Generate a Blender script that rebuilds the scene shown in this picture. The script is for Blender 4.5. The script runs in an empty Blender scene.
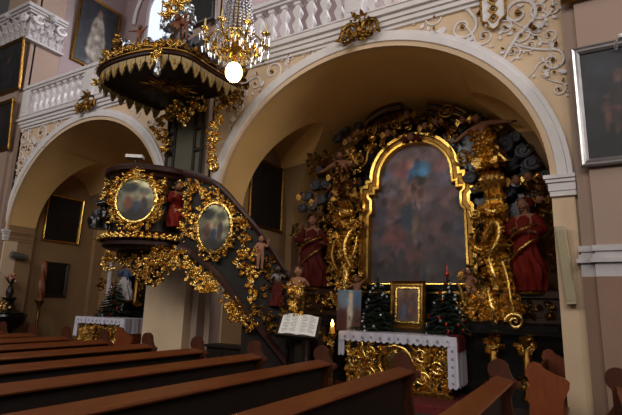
import bpy, bmesh, math, random
from mathutils import Vector, Matrix, Euler, noise
C = bpy.context.scene.collection
PI = math.pi
rnd = random.Random(7)
def V(*a): return Vector(a)

# ------------------------------------------------------------------ camera
F, CX, CY, H = 474.0, 311.0, 207.5, 1.6
def _ray(x, y): return V(x-CX, -(y-CY), -F)
_z = _ray(374, -2100).normalized()
_y = _ray(588, 312); _y = (_y-_z*_y.dot(_z)).normalized()
_x = _y.cross(_z)
def at(px, py, Y):
    """point of the vertical plane at depth Y that is seen along one sight line"""
    r = _ray(px, py); d = V(_x.dot(r), _y.dot(r), _z.dot(r)); t = Y/d.y
    return V(d.x*t, Y, d.z*t+H)
cam = bpy.data.cameras.new('camera'); cam.sensor_width = 36; cam.lens = 36*F/622
co = bpy.data.objects.new('camera', cam); C.objects.link(co)
co.matrix_world = Matrix(((_x.x, _y.x, _z.x, 0), (_x.y, _y.y, _z.y, 0), (_x.z, _y.z, _z.z, 0), (0, 0, 0, 1))).transposed() @ Matrix.Identity(4)
co.location = (0, 0, H)
bpy.context.scene.camera = co

# ------------------------------------------------------------------ materials
def lin(c): return tuple(((v/12.92) if v <= .04045 else ((v+.055)/1.055)**2.4) for v in c)
def mat(name, col, rough=.6, metal=0., var=.12, scale=4., bump=0., bscale=30., emit=None, es=0., spec=.5, attr=False, wood=False):
    m = bpy.data.materials.new(name); m.use_nodes = True
    n, l = m.node_tree.nodes, m.node_tree.links
    b = n['Principled BSDF']
    b.inputs['Roughness'].default_value = rough; b.inputs['Metallic'].default_value = metal
    b.inputs['Specular IOR Level'].default_value = spec
    tc = n.new('ShaderNodeTexCoord')
    if attr:
        a = n.new('ShaderNodeAttribute'); a.attribute_name = 'Col'; l.new(a.outputs['Color'], b.inputs['Base Color'])
    else:
        c = lin(col)
        nz = n.new('ShaderNodeTexNoise'); nz.inputs['Scale'].default_value = scale; nz.inputs['Detail'].default_value = 5
        src = tc.outputs['Object']
        if wood:
            mp = n.new('ShaderNodeMapping'); mp.inputs['Scale'].default_value = wood; l.new(src, mp.inputs['Vector']); src = mp.outputs['Vector']
        l.new(src, nz.inputs['Vector'])
        rp = n.new('ShaderNodeValToRGB')
        rp.color_ramp.elements[0].position = .3; rp.color_ramp.elements[1].position = .7
        rp.color_ramp.elements[0].color = tuple(v*(1-var) for v in c)+(1,)
        rp.color_ramp.elements[1].color = tuple(min(1, v*(1+var)) for v in c)+(1,)
        l.new(nz.outputs['Fac'], rp.inputs['Fac']); l.new(rp.outputs['Color'], b.inputs['Base Color'])
    if bump:
        nb = n.new('ShaderNodeTexNoise'); nb.inputs['Scale'].default_value = bscale; nb.inputs['Detail'].default_value = 3
        l.new(tc.outputs['Object'], nb.inputs['Vector'])
        bp = n.new('ShaderNodeBump'); bp.inputs['Strength'].default_value = bump; bp.inputs['Distance'].default_value = .03
        l.new(nb.outputs['Fac'], bp.inputs['Height']); l.new(bp.outputs['Normal'], b.inputs['Normal'])
    if emit:
        b.inputs['Emission Color'].default_value = lin(emit)+(1,); b.inputs['Emission Strength'].default_value = es
    return m
M = {}
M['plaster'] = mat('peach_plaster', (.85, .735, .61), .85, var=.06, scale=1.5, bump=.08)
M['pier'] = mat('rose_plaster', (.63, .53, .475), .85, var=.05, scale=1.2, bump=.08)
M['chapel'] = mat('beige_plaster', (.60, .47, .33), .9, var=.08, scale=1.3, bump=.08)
M['vault'] = mat('ochre_plaster', (.89, .715, .465), .9, var=.06, scale=1.3, bump=.08)
M['dado'] = mat('dimmed_brown_dado', (.54, .425, .355), .85, var=.08, scale=1.2, bump=.08)  # colour darkened for the light that falls off towards the floor
M['white'] = mat('white_stucco', (.88, .85, .85), .75, var=.05, scale=5)
M['greywhite'] = mat('aged_white_stone', (.73, .70, .70), .75, var=.12, scale=6)
M['gallery'] = mat('lilac_plaster', (.66, .58, .58), .9, var=.06, scale=1)
M['gold'] = mat('gilding', (.84, .68, .37), .24, 1., var=.3, scale=20, bump=.45, bscale=30)
M['goldb'] = mat('bright_gilding', (.92, .77, .45), .24, 1., var=.2, scale=18, bump=.35, bscale=30)
M['golds'] = mat('smooth_gilding', (.92, .74, .38), .24, 1., var=.15, scale=9)
M['oldgold'] = mat('old_gilding', (.55, .40, .19), .33, 1., var=.3, scale=14, bump=.4, bscale=30)
M['silver'] = mat('silvering', (.74, .76, .80), .28, 1., var=.15, scale=12, bump=.3)
M['silverframe'] = mat('silvered_frame', (.72, .70, .70), .35, .8, var=.1, scale=8)
M['darkframe'] = mat('dark_frame', (.16, .12, .09), .4, var=.25, scale=10)
M['marble'] = mat('black_marble', (.085, .075, .07), .22, var=.5, scale=5)
M['brownmarble'] = mat('brown_marble', (.23, .16, .11), .3, var=.4, scale=6)
M['redwood'] = mat('red_brown_wood', (.18, .075, .055), .45, spec=.3, var=.25, scale=4, wood=(3, 20, 20))
M['darkwood'] = mat('dark_wood', (.12, .08, .06), .5, spec=.3, var=.3, scale=4, wood=(4, 4, 20))
M['greenwood'] = mat('grey_green_panel', (.31, .29, .22), .45, var=.15, scale=3)
M['pew'] = mat('pew_wood', (.40, .195, .075), .38, var=.28, scale=3, wood=(22, 1.6, 22))
M['pewback'] = mat('shaded_pew_wood', (.11, .065, .045), .5, var=.25, scale=3, wood=(14, 2, 14))  # pew wood with the shade of the backs put into the colour
M['panel'] = mat('dark_olive_panel', (.115, .092, .068), .55, spec=.3, var=.25, scale=4)
M['pewend'] = mat('pew_end_wood', (.29, .135, .065), .4, var=.25, scale=3, wood=(14, 14, 2))
M['benchend'] = mat('orange_bench_wood', (.48, .225, .085), .45, var=.18, scale=3, wood=(20, 20, 2))
M['cloud'] = mat('blue_grey_cloud', (.30, .30, .33), .5, var=.2, scale=8)
M['skin'] = mat('painted_skin', (.57, .39, .30), .65, spec=.25, var=.1, scale=10)
M['hair'] = mat('brown_hair', (.22, .13, .08), .6, var=.3, scale=30, bump=.5)
M['red'] = mat('red_robe', (.42, .085, .045), .75, spec=.2, var=.2, scale=6)
M['darkred'] = mat('dark_red_robe', (.30, .075, .055), .75, spec=.2, var=.2, scale=6)
M['blue'] = mat('blue_robe', (.16, .28, .42), .5, var=.2, scale=6)
M['relief'] = mat('painted_relief', (.30, .30, .27), .5, var=.5, scale=9, bump=.3)
M['canvas'] = mat('oil_canvas', (0, 0, 0), .55, attr=True, bump=.06, bscale=60)
M['lace'] = mat('white_linen', (.86, .84, .90), .85, var=.06, scale=25, bump=.2, bscale=60)
M['lacedot'] = mat('lilac_embroidery', (.62, .59, .68), .85)
M['redcloth'] = mat('red_cover', (.42, .07, .07), .8, var=.15)
M['fir'] = mat('fir_green', (.08, .14, .08), .7, var=.4, scale=20)
M['bark'] = mat('bark', (.2, .13, .08), .9)
M['baubles'] = mat('silver_bauble', (.85, .86, .9), .1, .7)
M['baubler'] = mat('red_bauble', (.65, .07, .07), .12, .3)
M['wax'] = mat('yellow_wax', (.85, .66, .25), .5, emit=(1, .6, .15), es=.12)
M['flame'] = mat('candle_flame', (1, .8, .4), .5, emit=(1, .78, .35), es=9)
M['bulb'] = mat('lamp_globe', (1, .95, .8), .4, emit=(1, .86, .52), es=16)
M['candlelamp'] = mat('ivory_candle_tube', (.9, .8, .55), .5)
M['crystal'] = mat('cut_crystal', (.85, .84, .86), .08, .55, spec=.9, var=.1)
M['beads'] = mat('crystal_beads', (.74, .72, .76), .1, .6, var=.25, scale=60)
M['paper'] = mat('book_paper', (.86, .85, .84), .8, var=.02)
M['ink'] = mat('printed_ink', (.45, .44, .44), .8)
M['cream'] = mat('cream_plastic', (.66, .60, .50), .6, var=.03)
M['mesh'] = mat('speaker_mesh', (.62, .56, .44), .7, var=.1, scale=80)
M['grey'] = mat('grey_metal', (.45, .45, .44), .4, .5)
M['carpet'] = mat('red_carpet', (.40, .10, .09), .95, var=.3, scale=20)
M['stone'] = mat('floor_stone', (.25, .21, .18), .6, var=.15, scale=2)
M['glass'] = mat('daylight_glass', (.8, .85, .9), .3, emit=(.86, .92, 1), es=1.0)
M['terracotta'] = mat('carved_reddish_wood', (.46, .25, .14), .5, var=.25, scale=9)
M['lambre'] = mat('gilded_leather', (.60,.52,.36), .5, .3, var=.25, scale=14)
M['flower'] = mat('pale_flowers', (.75, .52, .45), .8, var=.3, scale=30)

# ------------------------------------------------------------------ mesh builder
WL = {}
class MB:
    def __init__(s): s.v = []; s.f = []
    def add(s, vs, fs, M4=None):
        o = len(s.v)
        s.v += [(M4 @ Vector(v)) if M4 else Vector(v) for v in vs]
        s.f += [tuple(i+o for i in f) for f in fs]; return s
    def box(s, a, b, M4=None):
        x0, y0, z0 = a; x1, y1, z1 = b
        vs = [(x0,y0,z0),(x1,y0,z0),(x1,y1,z0),(x0,y1,z0),(x0,y0,z1),(x1,y0,z1),(x1,y1,z1),(x0,y1,z1)]
        return s.add(vs, [(3,2,1,0),(4,5,6,7),(0,1,5,4),(1,2,6,5),(2,3,7,6),(3,0,4,7)], M4)
    def bbox(s, a, b, r=.01, M4=None):
        """box with chamfered vertical and top edges"""
        x0,y0,z0 = a; x1,y1,z1 = b; rings = []
        for z, d in ((z0,0),(z1-r,0),(z1,r)):
            rings.append([(x0+r,y0+d,z),(x1-r,y0+d,z),(x1-d,y0+r,z),(x1-d,y1-r,z),(x1-r,y1-d,z),(x0+r,y1-d,z),(x0+d,y1-r,z),(x0+d,y0+r,z)])
        return s.loft(rings, M4)
    def loft(s, rings, M4=None, cap=True, closed=True):
        n = len(rings[0]); vs = [p for r in rings for p in r]; fs = []
        for i in range(len(rings)-1):
            for j in range(n if closed else n-1):
                k = (j+1) % n
                fs.append((i*n+j, i*n+k, (i+1)*n+k, (i+1)*n+j))
        if cap and closed:
            fs.append(tuple(reversed(range(n)))); fs.append(tuple(range((len(rings)-1)*n, len(rings)*n)))
        return s.add(vs, fs, M4)
    def lathe(s, prof, n=16, M4=None, ph=0., sx=1., sy=1.):
        return s.loft([[(r*math.cos(2*PI*j/n+ph)*sx, r*math.sin(2*PI*j/n+ph)*sy, z) for j in range(n)] for r, z in prof], M4)
    def ell(s, c, r, n=10, m=7, R=None):
        if not hasattr(r, '__len__'): r = (r, r, r)
        prof = [(max(.02, math.sin(PI*i/m)), -math.cos(PI*i/m)) for i in range(m+1)]
        M4 = Matrix.Translation(Vector(c)) @ (R.to_4x4() if R else Matrix.Identity(4)) @ Matrix.Diagonal((*r, 1))
        return s.lathe(prof, n, M4)
    def tube(s, pts, rad, n=8, flat=1., M4=None, up=None):
        pts = [Vector(p) for p in pts]; k = len(pts)
        if not hasattr(rad, '__len__'): rad = [rad]*k
        rings = []; last = None
        for i, p in enumerate(pts):
            t = (pts[min(i+1,k-1)]-pts[max(i-1,0)]).normalized()
            if up is not None: a = Vector(up)
            else:
                a = last if last is not None else (V(0,0,1) if abs(t.z) < .9 else V(1,0,0))
            a = (a-t*a.dot(t)); a = a.normalized() if a.length > 1e-6 else V(1,0,0)
            b = t.cross(a); last = a
            rings.append([p+(a*math.cos(2*PI*j/n)*flat+b*math.sin(2*PI*j/n))*rad[i] for j in range(n)])
        return s.loft(rings, M4)
    def prism(s, poly, M4, h):
        """poly in local xy, extruded along local z by h"""
        return s.loft([[(x,y,0) for x,y in poly],[(x,y,h) for x,y in poly]], M4)
    def leaf(s, M4, L, W, curl=.5, lobes=3, ridge=.12):
        rings = []; K = 9
        for i in range(K+1):
            t = i/K
            w = W*.5*(math.sin(PI*min(1,t*.93+.05))**.7)*(1+.28*math.sin(t*lobes*2*PI))*(1.05-.4*t)+.002
            a = curl*PI*t*t
            r = L/max(.2, abs(curl)*PI)*.9
            x = L*t*(1-.25*abs(curl)*t); z = (1-math.cos(a))*r*.55*(1 if curl >= 0 else -1)
            h = W*ridge
            rings.append([(x,-w,z),(x,-w*.5,z+h),(x,0,z+h*.35),(x,w*.5,z+h),(x,w,z),(x,0,z-W*.08)])
        return s.loft(rings, M4)
    def scroll(s, M4, R, turns=1.6, w=.05, d=None, tail=0., n=30):
        """volute in the local xz plane: a spiral band, with an optional straight tail"""
        pts = []; rad = []
        for i in range(n+1):
            t = i/n; a = -t*turns*2*PI; r = R*(1-t)**.9+R*.1
            pts.append(V(r*math.cos(a), 0, r*math.sin(a))); rad.append(w*(1-.55*t))
        if tail:
            for i in range(1,7): pts.insert(0, V(R*1.1-.12*R*i/6*0+.25*tail*(i/6)**2, 0, tail*i/6)); rad.insert(0, w*(1-.3*i/6))
        s.tube(pts, rad, 8, M4=M4)
        s.ell(M4 @ V(0,0,0), R*.16, 8, 6); return s
    def build(s, name, m, parent=None, smooth=True, kind=None, origin=None):
        xs = [p.x for p in s.v]; ys = [p.y for p in s.v]; zs = [p.z for p in s.v]
        c = Vector(origin) if origin else V((min(xs)+max(xs))/2, (min(ys)+max(ys))/2, min(zs))
        me = bpy.data.meshes.new(name); me.from_pydata([p-c for p in s.v], [], s.f)
        bm = bmesh.new(); bm.from_mesh(me); bmesh.ops.recalc_face_normals(bm, faces=bm.faces); bm.to_mesh(me); bm.free()
        me.materials.append(M[m] if isinstance(m, str) else m)
        if smooth:
            for p in me.polygons: p.use_smooth = True
            me.set_sharp_from_angle(angle=math.radians(38))
        o = bpy.data.objects.new(name, me); return link(o, c, parent, kind)
def link(o, c, parent=None, kind=None):
    C.objects.link(o); c = Vector(c); WL[o.name] = c
    if parent: o.parent = parent; o.location = c-WL[parent.name]
    else: o.location = c
    if kind: o['kind'] = kind
    return o
def tag(o, label, cat, group=None):
    o['label'] = label; o['category'] = cat
    if group: o['group'] = group
    return o
def thing(name, loc, label, cat, group=None):
    o = bpy.data.objects.new(name, None); o.empty_display_size = .1
    return tag(link(o, loc), label, cat, group)
def copy_tree(o, loc, parent=None):
    c = o.copy(); C.objects.link(c); c.parent = parent; c.location = loc
    def rec(a, b):
        for ch in a.children:
            d = ch.copy(); C.objects.link(d); d.parent = b; rec(ch, d)
    rec(o, c); return c
def struct(name, mb, m, smooth=True): return mb.build(name, m, None, smooth, 'structure')
def frame4(o, x, z):
    """matrix at o: local x along x, local z along z"""
    x = Vector(x).normalized(); z = Vector(z); z = (z-x*z.dot(x)).normalized(); y = z.cross(x)
    return Matrix(((x.x,y.x,z.x,o[0]),(x.y,y.y,z.y,o[1]),(x.z,y.z,z.z,o[2]),(0,0,0,1)))

# ------------------------------------------------------------------ the setting
BAYS = [-10.66, -3.22]; HW, Z0, RISE = 2.92, 3.36, 2.64
PIERS = [-14.45, -6.94, .8]; PWS = [1.55, .96, 1.54]
YW, YB = 7.0, 10.05
def ellip(c, n=40, off=0., hw=HW, rise=RISE, z0=Z0):
    out = []
    for i in range(n+1):
        a = PI*i/n
        x, z = hw*math.cos(a), rise*math.sin(a)
        nx, nz = math.cos(a)/hw, math.sin(a)/rise; l = math.hypot(nx, nz)
        out.append((c+x+nx/l*off, z0+z+nz/l*off))
    return out
f = MB(); f.box((-18,-6,-.2),(6,10.6,0)); struct('floor', f, 'stone', False)
# arcade wall with the chapels hollowed out of it
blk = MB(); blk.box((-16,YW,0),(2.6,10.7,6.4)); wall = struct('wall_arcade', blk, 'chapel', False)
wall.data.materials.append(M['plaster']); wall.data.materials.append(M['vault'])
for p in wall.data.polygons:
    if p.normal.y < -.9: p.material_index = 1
def cutter(mb):
    o = mb.build('cutter', 'chapel', None, False); return o
cut = []
for c in BAYS:
    v = MB(); pts = [(c+HW,-.5)]+ellip(c, 48)+[(c-HW,-.5)]
    v.loft([[(x,y,z) for x,z in pts] for y in (6.5,YB)]); cut.append(cutter(v))
    for sg in (-1,1):
        hw2, yc, xw = .99, 8.72, .17
        prof = [(yc+hw2,-.4)]+[(yc+hw2*math.cos(PI*i/24), Z0+2.02*math.sin(PI*i/24)**.85) for i in range(25)]+[(yc-hw2,-.4)]
        v = MB(); rings = []
        for dx, dz in ((-xw,0),(2.6,.35)):
            rings.append([(c+sg*(-HW+dx) if sg > 0 else c+sg*(-HW+dx), y, z+(dz if z > Z0-.01 else 0)) for y,z in prof])
        v.loft(rings); cut.append(cutter(v))
for o in cut:
    md = wall.modifiers.new('cut', 'BOOLEAN'); md.object = o; md.operation = 'DIFFERENCE'; md.solver = 'EXACT'
dg = bpy.context.evaluated_depsgraph_get(); dg.update()
nm = bpy.data.meshes.new_from_object(wall.evaluated_get(dg)); wall.modifiers.clear(); wall.data = nm
for o in cut: bpy.data.objects.remove(o)
for p in nm.polygons: p.use_smooth = True
nm.set_sharp_from_angle(angle=math.radians(25))
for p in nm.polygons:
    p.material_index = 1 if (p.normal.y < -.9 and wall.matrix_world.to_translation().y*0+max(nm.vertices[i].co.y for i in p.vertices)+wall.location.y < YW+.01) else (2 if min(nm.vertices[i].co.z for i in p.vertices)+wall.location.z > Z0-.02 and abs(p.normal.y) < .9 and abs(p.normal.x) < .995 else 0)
# archivolts
for c in BAYS:
    t = MB(); sec = [(0,7.02),(0,6.95),(.075,6.95),(.085,6.915),(.20,6.915),(.21,6.935),(.27,6.935),(.28,7.02)]
    rings = [ellip(c, 48, d) for d,y in sec]
    t.loft([[(rings[k][i][0], sec[k][1], rings[k][i][1]) for k in range(len(sec))] for i in range(49)])
    o = struct('trim_1', t, 'white'); o.data.materials.append(M['plaster'])
    n_ = len(sec)
    for q in o.data.polygons:
        ks = {i % n_ for i in q.vertices}
        if ks <= {0,1,2} and len(q.vertices) == 4: q.material_index = 1
# imposts at the springing of the arches, wrapped round the jambs
for c in BAYS:
    for sg in (-1,1):
        t = MB(); x = c+sg*HW
        for z0,z1,d in ((3.10,3.17,.02),(3.17,3.28,.035),(3.28,3.33,.06),(3.33,3.38,.085)):
            a, b = sorted((x-sg*d, x+sg*.29))
            t.box((a,6.93-d,z0),(b,7.03,z1))
        struct('trim_2', t, 'white', False); t = MB()
        for z0,z1,d in ((3.10,3.17,.02),(3.17,3.28,.035),(3.28,3.33,.06),(3.33,3.38,.085)):
            a, b = sorted((x-sg*d, x+sg*.2)); t.box((a,7.03,z0),(b,7.72,z1))
        struct('trim_2', t, 'chapel', False)
        t = MB(); a, b = sorted((x-sg*.004, x+sg*.27)); t.box((a,6.955,0),(b,7.3,3.1)); struct('trim_3', t, 'plaster', False)
# piers and pilasters
for i, px in enumerate(PIERS):
    PW = PWS[i]; w = MB()
    w.box((px-PW/2-.03,6.95,0),(px+PW/2+.03,7.75,14)); w.box((px-PW/2-.03,6.84,0),(px+PW/2+.03,7,14)); w.box((px-PW/2+.12,6.76,0),(px+PW/2-.12,7,14))
    struct('wall_pier', w, 'pier', False)
    t = MB()
    for z0,z1,d in ((2.03,2.20,.03),(2.20,2.25,.075),(2.25,2.30,.05),(2.34,2.41,.045),(2.30,2.34,.02)):
        t.box((px-PW/2-.03-d,6.84-d,z0),(px+PW/2+.03+d,7,z1)); t.box((px-PW/2+.12-d,6.76-d,z0),(px+PW/2-.12+d,7,z1))
    struct('trim_4', t, 'greywhite', False)
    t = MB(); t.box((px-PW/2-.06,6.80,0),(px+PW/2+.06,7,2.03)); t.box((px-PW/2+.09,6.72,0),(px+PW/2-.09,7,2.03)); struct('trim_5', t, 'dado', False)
# cornice under the galleries
for c in BAYS:
    t = MB()
    for z0,z1,y in ((6.24,6.30,6.95),(6.30,6.38,6.90),(6.38,6.46,6.86),(6.46,6.53,6.80)):
        t.box((c-3.2,y,z0),(c+3.2,7.3,z1))
    struct('trim_6', t, 'white', False)
g = MB(); g.box((-16,7.3,6.4),(2.6,10.7,6.52)); struct('floor_gallery', g, 'stone', False)
g = MB(); g.box((-16,10.05,6.5),(-12.75,10.4,14)); g.box((-11.2,10.05,6.5),(2.6,10.4,14)); g.box((-12.75,10.05,6.5),(-11.2,10.4,9.4)); g.loft([[(x,y,z) for x,z in [(-12.75,14),(-12.75,11.6)]+[(-11.975-.775*math.cos(PI*i/16), 11.6+.775*math.sin(PI*i/16)) for i in range(1,16)]+[(-11.2,11.6),(-11.2,14)]] for y in (10.05,10.4)])
struct('wall_gallery', g, 'gallery', False)
for px in PIERS:
    g = MB(); g.box((px-.55,7.9,6.5),(px+.55,10.06,14)); struct('wall_gallery', g, 'gallery', False)
# arched gallery window
wx0, wx1 = -12.75, -11.2; wm = (wx0+wx1)/2; wr = (wx1-wx0)/2
wn = MB(); pts = [(wx1,9.4),(wx1,11.6)]+[(wm+wr*math.cos(PI*i/16), 11.6+wr*math.sin(PI*i/16)) for i in range(1,16)]+[(wx0,11.6),(wx0,9.4)]
wn.loft([[(x,y,z) for x,z in pts] for y in (10.2,10.23)])
wo = struct('window_1', wn, 'glass', False)
fr = MB(); fr.tube([(x,10.17,z) for x,z in pts], .035, 6); fr.build('window_frame', 'white', wo, False)
# vault of the gallery
cl = MB(); cl.box((-18,7.0,13.8),(3,10.7,14.1)); struct('ceiling', cl, 'gallery', False)
t = MB()
for c in BAYS:
    pts = [(c+2.6*math.cos(PI*i/24), 11.2+2.2*math.sin(PI*i/24)) for i in range(25)]
    t.tube([(x,9.96,z) for x,z in pts], .06, 6)
struct('trim_7', t, 'white')

# Corinthian capital of the left pier, wrapped round its corner
def capital(px, hw, y1, zb, label):
    e = thing('pilaster_capital', (px,6.76,zb), label, 'capital'); x1 = px+hw; y0 = 6.78
    b = MB(); b.bbox((px-hw,y0-.1,zb),(x1+.1,y1,zb+.78),.02); b.build('bell', 'greywhite', e)
    a = MB(); a.box((px-hw-.05,y0-.16,zb-.07),(x1+.16,y1+.05,zb))
    for z0,z1,d in ((.78,.84,.18),(.84,.9,.24),(.9,1.0,.3)): a.box((px-hw-d,y0-d,zb+z0),(x1+d,y1,zb+z1))
    a.build('abacus', 'greywhite', e, False)
    for z,n,m,L in ((.02,6,4,.42),(.30,5,3,.48)):
        for k in range(n):
            l = MB(); l.leaf(frame4((px-hw+2*hw*(k+.5)/n,y0-.09,zb+z), (0,-.2,1), (0,-1,0)), L, .30, .6, 3); l.build('acanthus_leaf', 'greywhite', e)
        for k in range(m):
            l = MB(); l.leaf(frame4((x1+.09,y0+(y1-y0)*(k+.5)/m,zb+z), (.2,0,1), (1,0,0)), L, .28, .6, 3); l.build('acanthus_leaf', 'greywhite', e)
    for sg in (-1,1):
        v = MB(); v.scroll(frame4((px+sg*(hw-.05),y0-.2,zb+.66), (sg,0,0), (0,0,1)), .14, 1.5, .05); v.build('volute', 'white', e)
    for y,sg in ((y0+.1,-1),(y1-.15,1)):
        v = MB(); v.scroll(frame4((x1+.2,y,zb+.66), (0,sg,0), (0,0,1)), .14, 1.5, .05); v.build('volute', 'white', e)
    for q in ((px,y0-.28,zb+.85),(x1+.28,(y0+y1)/2,zb+.85)): r = MB(); r.ell(q, .11); r.build('rosette', 'greywhite', e)

# ------------------------------------------------------------------ ornament kit
def foliage(name, parent, m, spots, seed, fwd=(0,-1,0), size=.12, berries=True, sub=None):
    """a carved clump of curled leaves, buds and little volutes round each spot (centre, radius)"""
    spots = [(Vector(c),rad,n) for c,rad,n in spots]; todo = list(spots); groups = []
    while todo:
        g = [todo.pop()]; i = 0
        while i < len(g):
            near = [q for q in todo if (q[0]-g[i][0]).length < (q[1]+g[i][1])*.8+size*.55]
            for q in near: todo.remove(q)
            g += near; i += 1
        groups.append(g)
    o = None
    for k,g in enumerate(groups): o = clump(name, parent, m, g, seed+k*17, fwd, size, berries)
    return o
def clump(name, parent, m, spots, seed, fwd, size, berries):
    r = random.Random(seed); b = MB(); fw = Vector(fwd).normalized()
    sx = fw.cross(V(0,0,1)).normalized() if abs(fw.z) < .9 else V(1,0,0); sz = sx.cross(fw)
    for c, rad, n in spots:
        c = Vector(c)
        for k in range(n):
            a = r.uniform(0,2*PI); q = rad*math.sqrt(r.random())
            o = c+(sx*math.cos(a)+sz*math.sin(a))*q-fw*r.uniform(-.02,.04)
            d = (sx*math.cos(a+r.uniform(-.9,.9))+sz*math.sin(a+r.uniform(-.9,.9))+fw*r.uniform(.1,.7))
            L = size*r.uniform(.7,1.5)
            b.leaf(frame4(o, d, fw), L, L*r.uniform(.5,.75), r.uniform(.3,.75), r.choice((2,3)), .16)
            if berries and k % 3 == 0: b.ell(o+fw*size*.35, size*r.uniform(.16,.3), 7, 5)
            if k % 6 == 2: b.scroll(frame4(o+fw*size*.2, sx*r.choice((-1,1)), sz), size*.42, 1.4, size*.12, n=16)
    return b.build(name, m, parent)
def cloud(parent, balls, name='cloud', m='cloud', swirl=True):
    for c, r in balls:
        b = MB(); o = len(b.v); b.ell(c, (r*1.05,r*.8,r), 18, 12); c = Vector(c)
        for i in range(o, len(b.v)):
            d = b.v[i]-c; n_ = noise.noise(b.v[i]*5.5/max(r*6,.5)*1.6); b.v[i] = c+d*(1+.30*n_+.10*math.sin(9*math.atan2(d.z,d.x)+c.x*7))
        if swirl and r > .085: b.scroll(frame4(c+V(0,-r*.72,0), (rnd.choice((-1,1)),0,rnd.uniform(-.8,.8)), (0,0,1)), r*.74, 1.5, r*.26, n=20)
        b.build(name, m, parent)
def wing(b, o, out, up, L, n=5):
    out = Vector(out).normalized(); up = Vector(up).normalized(); nrm = out.cross(up)
    for k in range(n):
        a = k/(n-1)*1.25
        d = out*math.cos(a-.25)+up*math.sin(.55-a*.9)
        b.leaf(frame4(Vector(o)+out*L*.05*k, d, nrm), L*(1-.1*k), L*.3, .15, 2, .12)
def head_mesh(b, c, r, face=(0,-1,0)):
    fx = Vector(face).normalized(); sx = fx.cross(V(0,0,1)).normalized(); up = sx.cross(fx)
    R = Matrix((sx, -fx, up)).transposed()
    b.ell(c, (r*.86,r*.95,r*1.12), 12, 9, R)
    b.ell(c+fx*r*.98-up*r*.12, (r*.14,r*.2,r*.26), 6, 5, R)
    for s in (-1,1):
        b.ell(c+fx*r*.82+sx*s*r*.33+up*r*.08, (r*.16,r*.12,r*.09), 6, 5, R)
        b.ell(c+fx*r*.6+sx*s*r*.48-up*r*.3, (r*.3,r*.3,r*.28), 6, 5, R)
        b.ell(c+sx*s*r*.86-up*r*.05, (r*.12,r*.2,r*.26), 6, 5, R)
    b.ell(c+fx*r*.86-up*r*.5, (r*.28,r*.12,r*.09), 6, 5, R)
    b.ell(c+fx*r*.7-up*r*.82, (r*.24,r*.2,r*.18), 6, 5, R)
    return R, fx, up
def hair_mesh(c, r, face=(0,-1,0), long=0., seed=1):
    rr = random.Random(seed); fx = Vector(face).normalized(); b = MB()
    b.ell(c-fx*r*.28+V(0,0,r*.3), (r*.95,r*.95,r*.98), 10, 7)
    for k in range(14):
        a = rr.uniform(0,2*PI); d = V(math.cos(a),math.sin(a),rr.uniform(.1,.9)).normalized()
        if d.dot(fx) > .55 and d.z < .6: continue
        b.ell(c-fx*r*.2+d*r*1.0+V(0,0,r*.15), r*rr.uniform(.2,.34), 7, 5)
    for k in range(int(long*8)):
        s = -1 if k % 2 else 1; sx = fx.cross(V(0,0,1))
        b.ell(c-fx*r*.3+sx*s*r*.75-V(0,0,r*(.3+k*.16)), (r*.3,r*.3,r*.4), 7, 5)
    return b
def cherub(parent, c, r, face=(0,-1,0), wings='gold', seed=1):
    c = Vector(c); b = MB(); head_mesh(b, c, r, face); o = b.build('cherub_head', 'skin', parent)
    hair_mesh(c, r, face, 0, seed).build('hair', 'hair', o)
    sx = Vector(face).cross(V(0,0,1)).normalized()
    for s in (-1,1):
        w = MB(); wing(w, c+sx*s*r*.6-V(0,0,r*.6), sx*s+V(0,0,.25), V(0,0,1), r*2.6, 4); w.build('wing', wings, o)
    return o
BASE = dict(pelvis=(0,0,.52), belly=(0,-.01,.61), chest=(0,0,.71), neck=(0,0,.82), skull=(0,-.015,.88),
    shL=(.105,0,.775), elL=(.15,.01,.62), wrL=(.16,-.05,.49), haL=(.16,-.07,.44), shR=(-.105,0,.775), elR=(-.15,.01,.62), wrR=(-.16,-.05,.49), haR=(-.16,-.07,.44),
    hiL=(.06,0,.50), knL=(.065,-.02,.28), anL=(.065,.01,.05), toL=(.07,-.08,.02), hiR=(-.06,0,.50), knR=(-.065,-.02,.28), anR=(-.065,.01,.05), toR=(-.07,-.08,.02))
RADII = dict(pelvis=.08, belly=.074, chest=.085, neck=.034, skull=.04, sh=.042, el=.031, wr=.022, ha=.024, hi=.062, kn=.041, an=.026, to=.022)
BONES = [('pelvis','belly'),('belly','chest'),('chest','neck'),('neck','skull')]+[(a+s,b+s) for s in 'LR' for a,b in (('sh','el'),('el','wr'),('wr','ha'),('hi','kn'),('kn','an'),('an','to'))]+[('chest','shL'),('chest','shR'),('pelvis','hiL'),('pelvis','hiR')]
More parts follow.
